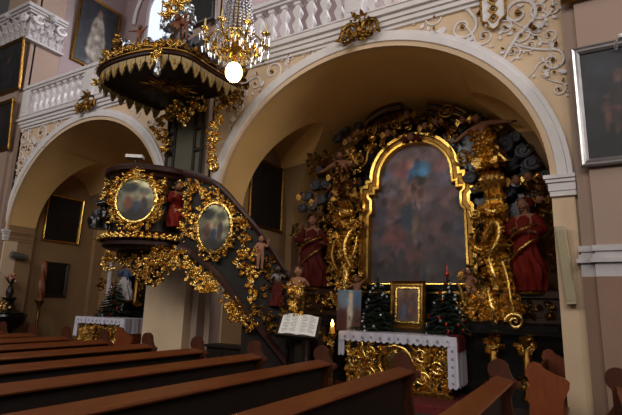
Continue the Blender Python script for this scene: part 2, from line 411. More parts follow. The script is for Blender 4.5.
def figure(name, parent, base, h, yaw=0., pose=None, fat=1., head=1., m='skin', hair='hair', long=0., tilt=(0,0), look=None, seed=1):
    """one continuous carved body grown along a posed skeleton; base = point of the feet / lowest point"""
    P = {k: Vector(v) for k,v in BASE.items()}
    for k,v in (pose or {}).items(): P[k] = Vector(v)
    T = Matrix.Translation(Vector(base)) @ Euler((tilt[0],tilt[1],yaw)).to_matrix().to_4x4() @ Matrix.Scale(h,4)
    me = bpy.data.meshes.new('t'); bm = bmesh.new(); sk = bm.verts.layers.skin.verify(); vv = {}
    for k,p in P.items():
        v = bm.verts.new(p); vv[k] = v
        r = RADII.get(k, RADII.get(k[:2]))*fat
        v[sk].radius = (r,r); v[sk].use_root = (k == 'pelvis')
    for a,b in BONES: bm.edges.new((vv[a],vv[b]))
    bm.to_mesh(me); bm.free()
    o = bpy.data.objects.new('t', me); C.objects.link(o)
    o.modifiers.new('s','SKIN'); sb = o.modifiers.new('u','SUBSURF'); sb.levels = 1; sb.render_levels = 1
    d = bpy.context.evaluated_depsgraph_get(); d.update()
    ev = bpy.data.meshes.new_from_object(o.evaluated_get(d))
    b = MB(); b.add([T @ v.co for v in ev.vertices], [tuple(p.vertices) for p in ev.polygons])
    bpy.data.objects.remove(o); bpy.data.meshes.remove(ev)
    hd = T @ (P['skull']+V(0,-.01,.035*head)); r = .062*head*h
    face = (T.to_3x3() @ V(0,-1,0)).normalized() if look is None else Vector(look).normalized()
    head_mesh(b, hd, r, face)
    for s in 'LR':      # fingers
        w, q = P['wr'+s], P['ha'+s]; dr = (q-w).normalized(); sd = dr.cross(V(0,0,1)); sd = sd.normalized() if sd.length > .1 else V(1,0,0); fd = sd.cross(dr)
        for k in range(4):
            o0 = q+sd*(k-1.5)*.012*fat; b.tube([T@o0, T@(o0+dr*.028+fd*.004), T@(o0+dr*(.046-.004*abs(k-1.3))+fd*.016)], [.0075*h*fat,.007*h*fat,.005*h*fat], 5)
        b.tube([T@(w.lerp(q,.5)+sd*.02*fat), T@(q+sd*.034*fat), T@(q+sd*.036*fat+dr*.018)], [.008*h*fat,.007*h*fat,.005*h*fat], 5)
    ob = b.build(name, m, parent)
    if hair: hair_mesh(hd, r, face, long, seed).build('hair', hair, ob)
    return ob, T, P
def robe(parent, T, z0, z1, rings, m, folds=9, seed=3, name='robe', depth=.75, amp=.12):
    """draped cloth lofted round the body: rings = (z, radius, x, y) in figure units"""
    rr = random.Random(seed); ph = [rr.uniform(0,6.28) for _ in range(3)]; b = MB(); out = []; N = 40; K = 14
    zs = [q[0] for q in rings]
    for i in range(K+1):
        z = z0+(z1-z0)*i/K; j = 0
        while j < len(rings)-2 and z > rings[j+1][0]: j += 1
        a, c = rings[j], rings[j+1]; t = max(0,min(1,(z-a[0])/(c[0]-a[0]))); t = t*t*(3-2*t)
        r, x, y = (a[k]+(c[k]-a[k])*t for k in (1,2,3)); am = amp*(1-.6*i/K)
        ring = []
        for q in range(N):
            th = 2*PI*q/N
            k = 1+am*(math.sin(folds*th+ph[0]+z*9)+.6*math.sin((folds-4)*th+ph[1]-z*14)+.35*math.sin(2*th+ph[2]+z*20))
            ring.append(T @ V(x+r*k*math.cos(th), y+r*k*depth*math.sin(th), z))
        out.append(ring)
    b.loft(out); return b.build(name, m, parent)
def sleeve(parent, T, pts, rad, m, name='sleeve'):
    b = MB(); k = len(pts)-1
    fine = []; rr = []
    for i in range(k):
        for j in range(6):
            t = j/6; fine.append(T @ Vector(pts[i]).lerp(Vector(pts[i+1]), t)); rr.append((rad[i]+(rad[i+1]-rad[i])*t)*(1+.13*math.sin((i*6+j)*2.1))*T.to_scale().x)
    fine.append(T @ Vector(pts[-1])); rr.append(rad[-1]*T.to_scale().x)
    b.tube(fine, rr, 10); return b.build(name, m, parent)

# ------------------------------------------------------------------ paintings
def canvas(w, h, bg, blobs, seed, nx=48, ny=64, grain=.35, mask=None):
    """grid in local xz (origin at lower left) with pigment colours"""
    r = random.Random(seed); off = V(r.uniform(0,50),r.uniform(0,50),0); vs = []; cols = []
    for j in range(ny+1):
        for i in range(nx+1):
            u, v = i/nx, j/ny
            n1 = noise.fractal(V(u*w*2.2,v*h*2.2,0)+off,1,2,5); n2 = noise.fractal(V(u*w*5,v*h*5,7)+off,1,2,4)
            c = Vector(bg[0]).lerp(Vector(bg[1]), max(0,min(1,v+.35*n1)))
            for bu,bv,ru,rv,col,k in blobs:
                d = math.hypot((u-bu+.04*n1)/ru, (v-bv+.04*n2)/rv)
                a = min(1, max(0,min(1,(1.25-d)*1.6))*k) if k < 1.2 else max(0,min(1,(1.12-d)*k*2))
                c = c.lerp(Vector(col), a)
            c = c*(1+grain*n2)
            vs.append((u*w,0,v*h)); cols.append(lin(tuple(max(0,min(1,q)) for q in c)))
    fs = [(j*(nx+1)+i, j*(nx+1)+i+1, (j+1)*(nx+1)+i+1, (j+1)*(nx+1)+i) for j in range(ny) for i in range(nx)]
    return vs, fs, cols
def put_canvas(name, parent, data, M4, keep=None):
    vs, fs, cols = data
    if keep: fs = [q for q in fs if all(keep(vs[i][0],vs[i][2]) for i in q)]
    me = bpy.data.meshes.new(name); o = M4.to_translation()
    me.from_pydata([(M4 @ Vector(v))-o for v in vs], [], fs)
    a = me.color_attributes.new('Col','FLOAT_COLOR','POINT')
    for i,c in enumerate(cols): a.data[i].color = (*c,1)
    me.materials.append(M['canvas'])
    ob = bpy.data.objects.new(name, me); return link(ob, o, parent)
def painting(o, x, z, w, h, label, bg, blobs, seed, fm='gold', fw=.1, fd=.06, inner=None, cat='painting', nx=40, ny=52):
    """framed picture: o lower left corner of the outer frame, x along the frame, z up the frame, facing z cross x reversed"""
    M4 = frame4(o, x, z)   # local: x right, z up, -y out of the wall
    e = thing('framed_painting', o, label, cat)
    fr = MB(); R = fw
    sec = [(0,0),(0,-fd*.7),(.2,-fd),(.45,-fd*.75),(.7,-fd*.9),(1,-fd*.45),(1,0)]
    rings = []
    for cx,cz,sx,sz in ((0,0,1,1),(w,0,-1,1),(w,h,-1,-1),(0,h,1,-1)):
        rings.append([M4 @ V(cx+sx*t*R, y, cz+sz*t*R) for t,y in sec])
    rings.append(rings[0]); fr.loft(rings, cap=False); fr.build('frame', fm, e)
    if inner:
        s2 = MB(); rings = []
        for cx,cz,sx,sz in ((R,R,1,1),(w-R,R,-1,1),(w-R,h-R,-1,-1),(R,h-R,1,-1)):
            rings.append([M4 @ V(cx+sx*t, y, cz+sz*t) for t,y in ((-.01,0),(-.01,-fd*.6),(.02,-fd*.62),(.03,-.012),(.03,0))])
        rings.append(rings[0]); s2.loft(rings, cap=False); s2.build('inner_frame', inner, e)
    bk = MB(); bk.box((R*.5,-.008,R*.5),(w-R*.5,.02,h-R*.5), M4); bk.build('backing', 'darkframe', e, False)
    put_canvas('canvas', e, canvas(w-2*R, h-2*R, bg, blobs, seed, nx, ny), M4 @ Matrix.Translation((R,-.011,R)))
    return e

# ------------------------------------------------------------------ stucco on the spandrels
capital(PIERS[0], .8, 7.72, 9.02, 'white stucco pilaster capital with acanthus leaves at the upper left')
def spandrel(pts, label, seed, rich=1.):
    """pts: list of volutes (x, z, R, sign, tail) on the wall face"""
    r = random.Random(seed); e = thing('stucco_scrollwork', (pts[0][0],6.98,min(p[1] for p in pts)), label, 'wall ornament')
    s = MB()
    for x,z,R,sg,tail,ang in pts:
        d = V(math.cos(ang)*sg,0,math.sin(ang)*sg); u = V(-math.sin(ang),0,math.cos(ang))
        M4 = frame4((x,6.985,z), d, u); s.scroll(M4, R, 1.35, R*.12, tail=tail, n=26)
        for k in range(int(4*rich)):
            a = r.uniform(0,2*PI); q = R*r.uniform(1.,1.7)
            o = V(x+math.cos(a)*q, 6.985, z+math.sin(a)*q); L = R*r.uniform(.6,1.)
            s.leaf(frame4(o, (math.cos(a+.8),-.15,math.sin(a+.8)), (0,-1,0)), L, L*.55, .3, 3, .14)
        gl = MB(); gl.ell((x,6.96,z), (R*.19,R*.2,R*.19), 8, 6); gl.build('gilded_rosette', 'oldgold', e)
        a = r.uniform(0,2*PI); gl = MB(); gl.leaf(frame4((x+math.cos(a)*R*1.3,6.965,z+math.sin(a)*R*1.3), (math.cos(a),-.1,math.sin(a)), (0,-1,0)), R*.6, R*.34, .4, 2, .2); gl.build('gilded_bud', 'oldgold', e)
    s.build('scroll_relief', 'white', e)
    return e
A = lambda px,py: (lambda p: (p.x,p.z))(at(px,py,7.0))
def SP(lst): return [(*A(px,py),R,sg,t,a) for px,py,R,sg,t,a in lst]
spandrel(SP([(463,28,.20,1,.5,.6),(484,37,.13,-1,.35,.2),(518,14,.24,-1,.6,2.2),(540,10,.16,1,.4,.1),(521,36,.12,1,.3,1.),(513,52,.10,-1,.3,2.),(553,61,.15,1,.55,1.4),(549,36,.11,-1,.3,.5),(545,68,.10,1,.3,2.6),(530,46,.08,-1,.3,1.2),(559,90,.09,1,.3,1.2),(505,28,.10,1,.35,1.5),(435,18,.13,-1,.5,.3),(415,14,.10,1,.4,.2),(553,8,.10,-1,.2,.6)]), 'white stucco scrolls with gilded buds right of the larger arch', 11)
spandrel(SP([(318,47,.09,1,.3,.4),(306,50,.10,-1,.35,.3),(290,56,.11,1,.35,.8),(273,72,.20,-1,.4,1.9),(256,84,.13,1,.3,2.),(240,108,.10,1,.3,2.2),(232,128,.10,-1,.35,2.),(226,148,.08,1,.3,2.2),(245,92,.08,-1,.2,.5)]), 'white stucco scrolls on the left haunch of the larger arch', 12)
spandrel(SP([(42,133,.26,-1,.3,1.2),(25,138,.2,1,.3,.5),(60,121,.12,1,.4,.3),(30,150,.18,-1,.3,2.),(22,163,.16,1,.3,1.),(18,176,.13,-1,.3,1.6),(75,112,.1,-1,.4,.2),(29,131,.12,1,.2,2.),(36,146,.12,1,.2,.2)]), 'white stucco shell and scrolls left of the smaller-looking far arch', 13, 2)
spandrel(SP([(150,123,.12,1,.3,.3),(157,134,.1,-1,.3,1.),(138,113,.12,-1,.3,.2)]), 'white stucco scrolls on the far arch beside the pulpit backboard', 14)
# shield with gilded lozenges
p = at(493,0,7.0); e = thing('stucco_shield', (p.x,6.98,p.z-.4), 'white stucco shield with a column of gilded lozenges above the large arch', 'wall ornament')
w, hgt = .17, .62; cz = p.z-.12
poly = [(-w,hgt*.5),(w,hgt*.5),(w,-.22),(w*.55,-.27),(w*.4,-.36),(0,-.41),(-w*.4,-.36),(-w*.55,-.27),(-w,-.22)]
b = MB(); b.prism([(x,z) for x,z in poly], Matrix(((1,0,0,p.x),(0,0,-1,7.0),(0,1,0,cz),(0,0,0,1))), .06); b.build('plate', 'white', e, False)
b = MB(); b.tube([(p.x+x*1.02,6.94,cz+z*1.02) for x,z in poly[1:]+poly[:1]], .018, 6); b.build('gilded_edge', 'oldgold', e)
for k in range(4):
    b = MB(); z = cz+.22-k*.15; q = [(p.x,6.93,z+.08),(p.x+.06,6.93,z),(p.x,6.93,z-.08),(p.x-.06,6.93,z)]
    b.tube(q+q[:1], .02, 6); b.ell((p.x,6.94,z), .028, 7, 5); b.build('lozenge', 'oldgold', e)
# gilded cartouches over the crowns of both arches
for (px,py),lb,s,mm in (((360,31),'gilded openwork cartouche at the crown of the large arch',1.,'oldgold'),((87,104),'gilded cartouche at the crown of the far left arch',1.,'oldgold')):
    p = at(px,py,6.85); e = thing('crown_cartouche', (p.x,6.9,p.z-.35), lb, 'wall ornament')
    foliage('acanthus_spray', e, mm, [((p.x,6.84,p.z),.14,12),((p.x-.22,6.84,p.z-.06),.14,14),((p.x+.22,6.84,p.z-.02),.14,14),((p.x,6.84,p.z+.2),.08,10)], 5, size=.12)
    b = MB(); b.bbox((p.x-.1,6.84,p.z-.12),(p.x+.1,7.02,p.z+.12),.02); b.build('wall_block', 'white', e)
    for sg in (-1,1):
        b = MB(); b.scroll(frame4((p.x+sg*.17,6.82,p.z+.02), (sg,0,0), (0,0,-1)), .15, 1.5, .035, tail=.15); b.build('volute', mm, e)
    b = MB(); b.ell((p.x,6.82,p.z+.02), (.06,.06,.10), 10, 7); b.build('boss', 'oldgold', e)

# ------------------------------------------------------------------ balustrades
def balustrade(c, x0, x1, label):
    e = thing('balustrade', ((x0+x1)/2,6.98,6.53), label, 'balustrade')
    b = MB(); b.box((x0,6.86,6.53),(x1,7.12,6.60)); b.box((x0,6.83,6.60),(x1,7.15,6.63)); b.build('plinth', 'white', e, False)
    b = MB(); b.box((x0,6.87,7.38),(x1,7.12,7.43)); b.box((x0,6.82,7.43),(x1,7.17,7.50)); b.box((x0,6.85,7.50),(x1,7.14,7.54)); b.build('handrail', 'white', e, False)
    peds = [x0+.16, c, x1-.16]
    for px in peds:
        b = MB(); b.bbox((px-.17,6.85,6.63),(px+.17,7.13,7.38),.012); b.bbox((px-.11,6.838,6.72),(px+.11,6.85,7.29),.004); b.build('pedestal', 'white', e, False)
    prof = [(.075,6.63),(.075,6.69),(.05,6.70),(.05,6.73),(.085,6.83),(.088,6.88),(.045,7.0),(.045,7.02),(.085,7.13),(.088,7.18),(.05,7.27),(.05,7.30),(.078,7.31),(.078,7.38)]
    b = MB(); b.lathe([(r*1.25,z) for r,z in prof], 4, Matrix.Translation((0,6.99,0)), PI/4)
    first = None
    for a,d in zip(peds[:-1],peds[1:]):
        n = max(2,round((d-a-.34)/.29)); st = (d-a-.34)/n
        for k in range(n):
            x = a+.17+st*(k+.5)
            if first is None:
                first = MB().add([v+V(x,0,0) for v in b.v], b.f).build('baluster', 'white', e, False); fx = x
            else:
                o = first.copy(); C.objects.link(o); o.parent = e; o.location = first.location+V(x-fx,0,0)
balustrade(BAYS[0], PIERS[0]+.8, PIERS[1]-.5, 'white stone balustrade above the far left arch')
balustrade(BAYS[1], PIERS[1]+.5, PIERS[2]-.8, 'white stone balustrade above the large right arch')

# ------------------------------------------------------------------ pictures
B = ((.07,.06,.06),(.12,.10,.10))
o = at(581,171,6.70); painting((o.x,6.74,3.40), (1,0,0), (0,-.03,1), 1.55, 1.62, 'large dark painting of two figures in a silver frame on the right pier', ((.10,.085,.10),(.145,.135,.165)),
    [(.19,.40,.035,.10,(.38,.24,.20),1.5),(.21,.54,.022,.028,(.40,.26,.22),1.5),(.17,.27,.022,.07,(.34,.21,.18),1.4),(.24,.28,.022,.07,(.34,.21,.18),1.4),(.26,.46,.05,.02,(.36,.22,.19),1.4),(.3,.45,.1,.22,(.22,.14,.13),.6),(.3,.75,.05,.06,(.45,.30,.25),.8),(.42,.35,.05,.2,(.36,.22,.19),.7),(.72,.6,.18,.28,(.30,.17,.17),.6),(.6,.15,.3,.1,(.12,.10,.10),.7),(.15,.85,.2,.15,(.19,.20,.24),.6)], 21, 'silverframe', .10, .07)
painting((.0,6.73,5.74), (1,0,0), (0,-.02,1), 1.6, 2.0, 'gilt-framed dark painting cut off at the top right corner', ((.10,.08,.07),(.15,.13,.12)), [(.5,.5,.2,.3,(.3,.2,.15),.6)], 22, 'oldgold', .16, .08)
painting((-15.2,6.74,7.42), (1,0,0), (0,-.06,1), 1.62, 1.62, 'gilt-framed dark portrait high on the left pier, upper of two', ((.09,.08,.09),(.14,.13,.14)), [(.5,.4,.25,.4,(.14,.13,.15),.8),(.55,.7,.08,.09,(.32,.22,.17),.7)], 23, 'oldgold', .12, .06)
painting((-15.2,6.74,5.62), (1,0,0), (0,-.06,1), 1.58, 1.5, 'gilt-framed dark picture on the left pier below another', ((.08,.07,.07),(.13,.10,.10)), [(.5,.5,.25,.4,(.17,.12,.11),.8)], 24, 'oldgold', .12, .06)
painting((-7.75,6.74,7.42), (1,0,0), (0,-.05,1), 1.42, 1.9, 'dark painting in a black frame above the pulpit canopy', ((.05,.05,.05),(.09,.08,.09)), [(.5,.5,.2,.3,(.12,.10,.10),.6)], 25, 'darkframe', .12, .06)
painting((PIERS[0]+.56,8.2,9.15), (0,1,0), (.05,0,1), 1.62, 2.5, 'gallery painting of a standing figure in a white habit', ((.13,.13,.15),(.17,.16,.18)),
    [(.5,.36,.23,.40,(.60,.55,.50),2),(.5,.62,.17,.2,(.62,.57,.52),2),(.5,.83,.075,.065,(.50,.40,.34),2),(.4,.45,.05,.3,(.52,.47,.43),.6),(.62,.4,.04,.3,(.50,.46,.42),.6),(.5,.6,.12,.04,(.50,.42,.36),.6),(.5,.04,.3,.05,(.35,.34,.36),.7)], 26, 'oldgold', .11, .06)
xw = BAYS[1]-HW-.17
painting((xw+.01,8.14,3.28), (0,1,0), (.0,0,1), 1.34, 1.60, 'very dark painting on the side wall of the right chapel', B, [(.5,.45,.1,.15,(.14,.06,.06),.8),(.5,.7,.06,.07,(.2,.14,.1),.6)], 27, 'oldgold', .07, .05)
xw = BAYS[0]-HW-.17
painting((xw+.01,8.02,3.24), (0,1,0), (.03,0,1), 1.18, 1.42, 'dark painting with gold edges on the side wall of the far left chapel', B, [(.55,.4,.12,.16,(.16,.08,.07),.8),(.5,.7,.08,.1,(.12,.1,.09),.6)], 28, 'golds', .07, .06)
painting((xw+.01,8.25,1.62), (0,1,0), (.0,0,1), .75, 1.02, 'small dark plaque low on the wall behind the tall twisted candlestick', ((.07,.06,.05),(.11,.09,.08)), [(.5,.45,.16,.2,(.2,.16,.12),.6)], 29, 'darkframe', .08, .05, cat='plaque')

# ------------------------------------------------------------------ side altars
def altar(c, yf, label, half=1.05, seed=1):
    e = thing('side_altar', (c,yf+.4,0), label, 'altar')
    b = MB(); b.bbox((c-half-.5,yf-.75,0),(c+half+.5,yf+1.5,.126),.02); b.build('step', 'carpet', e, False)
    b = MB(); b.box((c-half+.03,yf+.02,.126),(c+half-.03,yf+.85,1.06)); b.build('table', 'brownmarble', e, False)
    b = MB(); b.bbox((c-half-.03,yf-.10,.126),(c+half+.03,yf+.0,.19),.015); b.build('plinth', 'oldgold', e, False)
    b = MB(); b.bbox((c-half-.06,yf-.03,1.06),(c+half+.06,yf+.9,1.115),.015); b.build('mensa', 'brownmarble', e, False)
    b = MB(); b.box((c-half+.06,yf-.005,.22),(c+half-.06,yf+.03,1.02)); fp = b.build('frontal_panel', 'darkframe', e, False)
    b = MB()
    for a,d in (((c-half+.03,.19),(c-half+.10,1.05)),((c+half-.10,.19),(c+half-.03,1.05)),((c-half+.03,.19),(c+half-.03,.25)),((c-half+.03,1.0),(c+half-.03,1.05))):
        b.bbox((a[0],yf-.04,a[1]),(d[0],yf+.01,d[1]),.012)
    b.build('frontal_frame', 'golds', e, False)
    cz = .63
    b = MB(); ring = [(c+.31*math.cos(2*PI*i/32), yf-.05, cz+.29*math.sin(2*PI*i/32)) for i in range(33)]; b.tube(ring, .04, 8); b.build('medallion_ring', 'gold', e)
    b = MB(); b.ell((c,yf-.01,cz), (.26,.05,.25), 20, 10); b.build('medallion', 'goldb', e)
    b = MB(); b.bbox((c-.022,yf-.085,cz-.12),(c+.022,yf-.05,cz+.17),.006); b.bbox((c-.09,yf-.085,cz+.05),(c+.09,yf-.05,cz+.09),.006); b.build('cross', 'oldgold', e, False)
    for sg in (-1,1):
        foliage('gilded_acanthus', e, 'gold', [((c+sg*x,yf-.03,z),.13,20) for x in (half*.42,half*.62,half*.80) for z in (.36,.5,.66,.86)], seed+sg, size=.095)
        for k,(x,z,R,s2) in enumerate(((half*.48,.80,.12,1),(half*.48,.40,.12,-1),(half*.76,.62,.12,1))):
            b = MB(); b.scroll(frame4((c+sg*x,yf-.07,z), (sg,0,0), (0,0,s2)), R, 1.5, .026, tail=.2); b.build('frontal_scroll', 'goldb', e)
    foliage('gilded_acanthus', e, 'gold', [((c,yf-.03,.93),.1,7),((c,yf-.03,.31),.1,7),((c-.26,yf-.03,.9),.08,5),((c+.26,yf-.03,.35),.08,5)], seed+9, size=.11)
    return e
def cloth(c, yf, label, half=1.05, left=.42, right=.82, drop=.17, seed=1):
    z = 1.125; e = thing('altar_cloth', (c,yf+.3,z), label, 'altar cloth')
    b = MB(); b.box((c-half-.09,yf-.115,z-.006),(c+half+.09,yf+.55,z+.006)); b.build('top_sheet', 'lace', e, False)
    def fall(p0, p1, d, out, n):
        """scalloped hanging edge from p0 to p1"""
        top=[]; bot=[]; p0=Vector(p0); p1=Vector(p1); out=Vector(out); b = MB(); K = n*8; rings=[]
        for i in range(K+1):
            t = i/K; q = p0.lerp(p1,t); s = abs(math.sin(t*n*PI)); wv = out*(.012*math.sin(t*n*2.7)+.006*math.sin(t*n*6.1))
            dd = d-.035*(1-s)
            rings.append([q, q-V(0,0,dd*.5)+wv+out*.008, q-V(0,0,dd)+wv*1.6+out*.012, q-V(0,0,dd)+wv*1.6+out*.006, q-V(0,0,dd*.5)+wv+out*.002, q-out*.006])
        b.loft(rings); return b
    fall((c-half-.09,yf-.115,z+.004),(c+half+.09,yf-.115,z+.004),drop,(0,-1,0),18).build('front_fall', 'lace', e)
    for x0,x1,d in ((c-half-.10,c-half+.02,left),(c+half-.06,c+half+.10,right)):
        fall((x0,yf-.115,z-.01),(x1,yf-.115,z-.01),d,(0,-1,0),2).build('corner_fall', 'lace', e)
    fall((c+half+.095,yf-.11,z),(c+half+.095,yf+.55,z),right,(1,0,0),5).build('side_fall', 'lace', e)
    for k in range(12):
        x = c-half+.05+k*(2*half-.1)/11; b = MB(); b.ell((x,yf-.138,z-.08), (.022,.006,.03), 7, 5); b.build('embroidered_flower', 'lacedot', e)
    for k in range(5): b = MB(); b.ell((c+half+.02,yf-.13,z-.22-k*.13), (.026,.006,.026), 7, 5); b.build('embroidered_flower', 'lacedot', e)
    return e
AC, AY = -3.04, 8.45
altar(AC, AY, 'right side altar with a gilded openwork front and central medallion', 1.0, seed=3)
cloth(AC, AY, 'white lace-edged cloth on the right side altar', 1.0, seed=1)
b = MB(); x = AC+.95
b.loft([[(x+i*.05, AY-.1+.03*math.sin(i*2), 1.14+.0*i), (x+i*.05, AY+.5, 1.14), (x+i*.05,AY+.5,1.155), (x+i*.05, AY-.105+.03*math.sin(i*2),1.155)] for i in range(4)])
b.loft([[(x+.152+dx,AY-.10,1.155-d),(x+.152+dx,AY+.45,1.155-d),(x+.166+dx,AY+.45,1.155-d),(x+.166+dx,AY-.10,1.155-d)] for d,dx in ((0,0),(.1,.012),(.2,.006),(.26,.01))])
tag(b.build('red_altar_cover', 'redcloth', None), 'folded dark red cover at the right end of the right altar', 'cloth')
lp = at(78,317,AY); rp = at(130,319,AY); LC = (lp.x+rp.x)/2; LH = (rp.x-lp.x)/2-.16
altar(LC, AY, 'far left side altar with a gilded front beyond the pews', LH, seed=13)
cloth(LC, AY, 'white lace-edged cloth on the far left altar', LH, .5, .62, .17, 4)

# framed icon on the right altar
p = at(390,331,9.05); q = at(426,331,9.05)
painting((p.x,9.05,1.19), (1,0,0), (0,.09,1), q.x-p.x, .92, 'framed icon of a robed mother and child standing on the right altar', ((.36,.24,.19),(.50,.40,.33)),
    [(.5,.45,.28,.45,(.30,.20,.22),.9),(.5,.72,.14,.13,(.45,.28,.2),.9),(.62,.42,.12,.18,(.50,.28,.22),.8),(.62,.55,.07,.07,(.48,.32,.24),.8),(.3,.3,.12,.25,(.25,.33,.45),.9),(.5,.86,.2,.06,(.5,.4,.25),.6)], 31, 'oldgold', .125, .07, 'goldb')
# low step behind the cloth carrying icon and trees
b = MB(); b.bbox((AC-1.08,AY+.56,1.115),(AC+1.08,AY+.9,1.19),.01); tag(b.build('altar_shelf', 'brownmarble', None, False), 'dark narrow shelf along the back of the right altar', 'shelf')

def fir(base, h, rad, label, seed, blabels, nb, tip=None):
    r = random.Random(seed); base = Vector(base); e = thing('christmas_tree', base, label, 'christmas tree')
    b = MB(); b.tube([base, base+V(0,0,h)], [.028,.008], 7); b.build('trunk', 'bark', e)
    b = MB(); b.lathe([(.10,0),(.13,.10),(.125,.11)], 12, Matrix.Translation(base)); b.build('pot', 'darkwood', e)
    b = MB(); tips = []; n = 0
    lev = 13
    for k in range(lev):
        z = h*(.10+.86*k/lev); R = rad*(1-.93*k/lev)**.9; cnt = max(5,int(13*(1-k/lev)))
        for j in range(cnt):
            a = 2*PI*(j+r.random()*.6)/cnt; L = R*r.uniform(.8,1.12)
            d = V(math.cos(a),math.sin(a),0); o = base+V(0,0,z+r.uniform(-.02,.02)); t = o+d*L-V(0,0,L*.22)
            tips.append((t,d))
            for s in range(5):
                q = o.lerp(t,.25+.17*s)
                for sd in (-1,1):
                    dd = (d+V(-d.y,d.x,0)*sd*.9-V(0,0,.25)+V(0,0,r.uniform(-.2,.2))).normalized()
                    b.leaf(frame4(q, dd, V(0,0,1)), L*.34+.02, .03, -.15, 1, .3)
            b.tube([o,t,t+d*.02], [.014,.012,.004], 5)
    b.leaf(frame4(base+V(0,0,h*.9), (0,0,1), (0,-1,0)), h*.12, .04, 0, 1, .3)
    b.build('foliage', 'fir', e)
    vis = [q for q in tips if q[1].y < .25]; r.shuffle(vis)
    for k,(t,d) in enumerate(vis[:nb]):
        lb,mm,gr = blabels[k % len(blabels)]; b = MB(); c = t+d*.015-V(0,0,.035)
        b.ell(c, .030, 9, 7); o = b.build('bauble', mm, None); tag(o, lb, 'bauble', gr)
        b = MB(); b.lathe([(.008,.02),(.008,.03),(.003,.036)], 6, Matrix.Translation(c)); b.build('cap', 'golds', o)
    if tip:
        b = MB(); t = base+V(0,0,h); b.lathe([(.012,-.04),(.035,.0),(.035,.03),(.012,.08),(.006,.2),(.001,.24)], 10, Matrix.Translation(t)); tag(b.build('tree_topper', tip[1], None), tip[0], 'tree topper')
p = at(378,331,9.05); fir((p.x,9.05,1.19), .98, .43, 'small christmas tree left of the framed icon on the right altar', 41, [('silver bauble hanging on the tree left of the icon','baubles','silver baubles on the tree left of the icon')], 26)
p = at(449,334,9.02); fir((p.x,9.02,1.19), 1.02, .43, 'small christmas tree right of the framed icon, with red and silver baubles', 42, [('silver bauble on the tree right of the icon','baubles','silver baubles on the tree right of the icon'),('red bauble on the tree right of the icon','baubler','red baubles on the tree right of the icon')], 28, ('pointed red topper on the tree right of the icon','baubler'))
p = at(112,318,8.95); fir((p.x,8.95,1.13), 1.05, .42, 'dark christmas tree on the far left altar under the pulpit', 43, [('silver bauble on the far left altar tree','baubles','silver baubles on the far left tree'),('red bauble on the far left altar tree','baubler','red baubles on the far left tree')], 20)

# banner with a robed figure, leaning behind the altar's left end
p = at(336,331,8.75); q = at(360,331,8.75)
e = thing('painted_banner', (p.x,8.75,1.12), 'pale blue and red banner of a white-robed figure left of the altar tree', 'banner')
M4 = frame4((p.x,8.75,1.12), (1,0,0), (0,.08,1)); w = q.x-p.x; hh = .80
b = MB(); b.box((0,.004,0),(w,.02,hh), M4); b.build('board', 'grey', e, False)
put_canvas('picture', e, canvas(w,hh,((.30,.16,.15),(.42,.50,.58)),[(.55,.5,.13,.55,(.80,.76,.72),1),(.55,.87,.09,.09,(.80,.70,.58),1),(.25,.75,.25,.2,(.55,.62,.70),.8),(.85,.75,.2,.2,(.35,.45,.6),.8),(.2,.25,.25,.3,(.34,.17,.17),.8),(.9,.25,.15,.3,(.30,.16,.16),.8),(.55,.3,.03,.08,(.2,.2,.3),.8)],51,26,36,.15), M4)
# lit candle on a gilded stand
p = at(332,345,8.3); e = thing('candle_stand', (p.x,8.3,.126), 'gilded candle stand at the left corner of the right altar', 'candle stand')
b = MB(); b.lathe([(.14,0),(.15,.03),(.06,.08),(.03,.14),(.045,.2),(.028,.3),(.028,.6),(.05,.66),(.03,.72),(.05,.85),(.09,.93),(.10,.95)], 14, Matrix.Translation((p.x,8.3,.126))); b.build('stem', 'oldgold', e)
foliage('leaf_cup', e, 'gold', [((p.x,8.26,1.0),.08,12)], 6, size=.1)
ct = at(332,326,8.3).z; c = MB(); c.lathe([(.046,0),(.048,.02),(.046,ct-1.076-.03),(.03,ct-1.076-.01),(.004,ct-1.076-.015)], 12, Matrix.Translation((p.x,8.3,1.076)))
ce = c.build('wax_candle', 'wax', None); tag(ce, 'short lit yellow candle on the gilded stand', 'candle')
b = MB(); b.lathe([(.006,0),(.028,.03),(.034,.06),(.02,.10),(.002,.15)], 10, Matrix.Translation((p.x,8.3,ct-.02))); b.build('flame', 'flame', ce)
CANDLE = V(p.x,8.3,ct+.05)

# ------------------------------------------------------------------ the high carved retable of the right chapel
RX = -3.0
def sweep(mb, pts, sec, closed=True):
    """moulding swept round an outline in the xz plane; sec = (inward offset, y)"""
    n = len(pts); rings = []
    for i in range(n):
        p = Vector(pts[i]); a = Vector(pts[i-1]); d = Vector(pts[(i+1)%n])
        e1 = (p-a).normalized(); e2 = (d-p).normalized()
        n1 = Vector((-e1.y,e1.x)); n2 = Vector((-e2.y,e2.x)); m = (n1+n2); m = m/max(.5,m.dot(n1)) if m.length > 1e-4 else n1
        rings.append([(p.x+m.x*o, y, p.y+m.y*o) for o,y in sec])
    if closed: rings.append(rings[0])
    mb.loft(rings, cap=False, closed=True)
ret = thing('carved_retable', (RX,9.6,0), 'towering dark and gilded baroque retable filling the right chapel', 'altarpiece')
outl = [(-1.24,1.88),(1.24,1.88),(1.22,3.62),(1.15,3.70),(1.15,3.82),(1.22,3.90),(1.22,4.22),(1.08,4.22),(1.08,4.34),(.98,4.34)]
outl += [(.98*math.cos(PI*i/28), 4.34+.96*math.sin(PI*i/28)) for i in range(1,28)]
outl += [(-.98,4.34),(-1.08,4.34),(-1.08,4.22),(-1.22,4.22),(-1.22,3.90),(-1.15,3.82),(-1.15,3.70),(-1.22,3.62)]
OUT = [(RX+x,z) for x,z in outl]
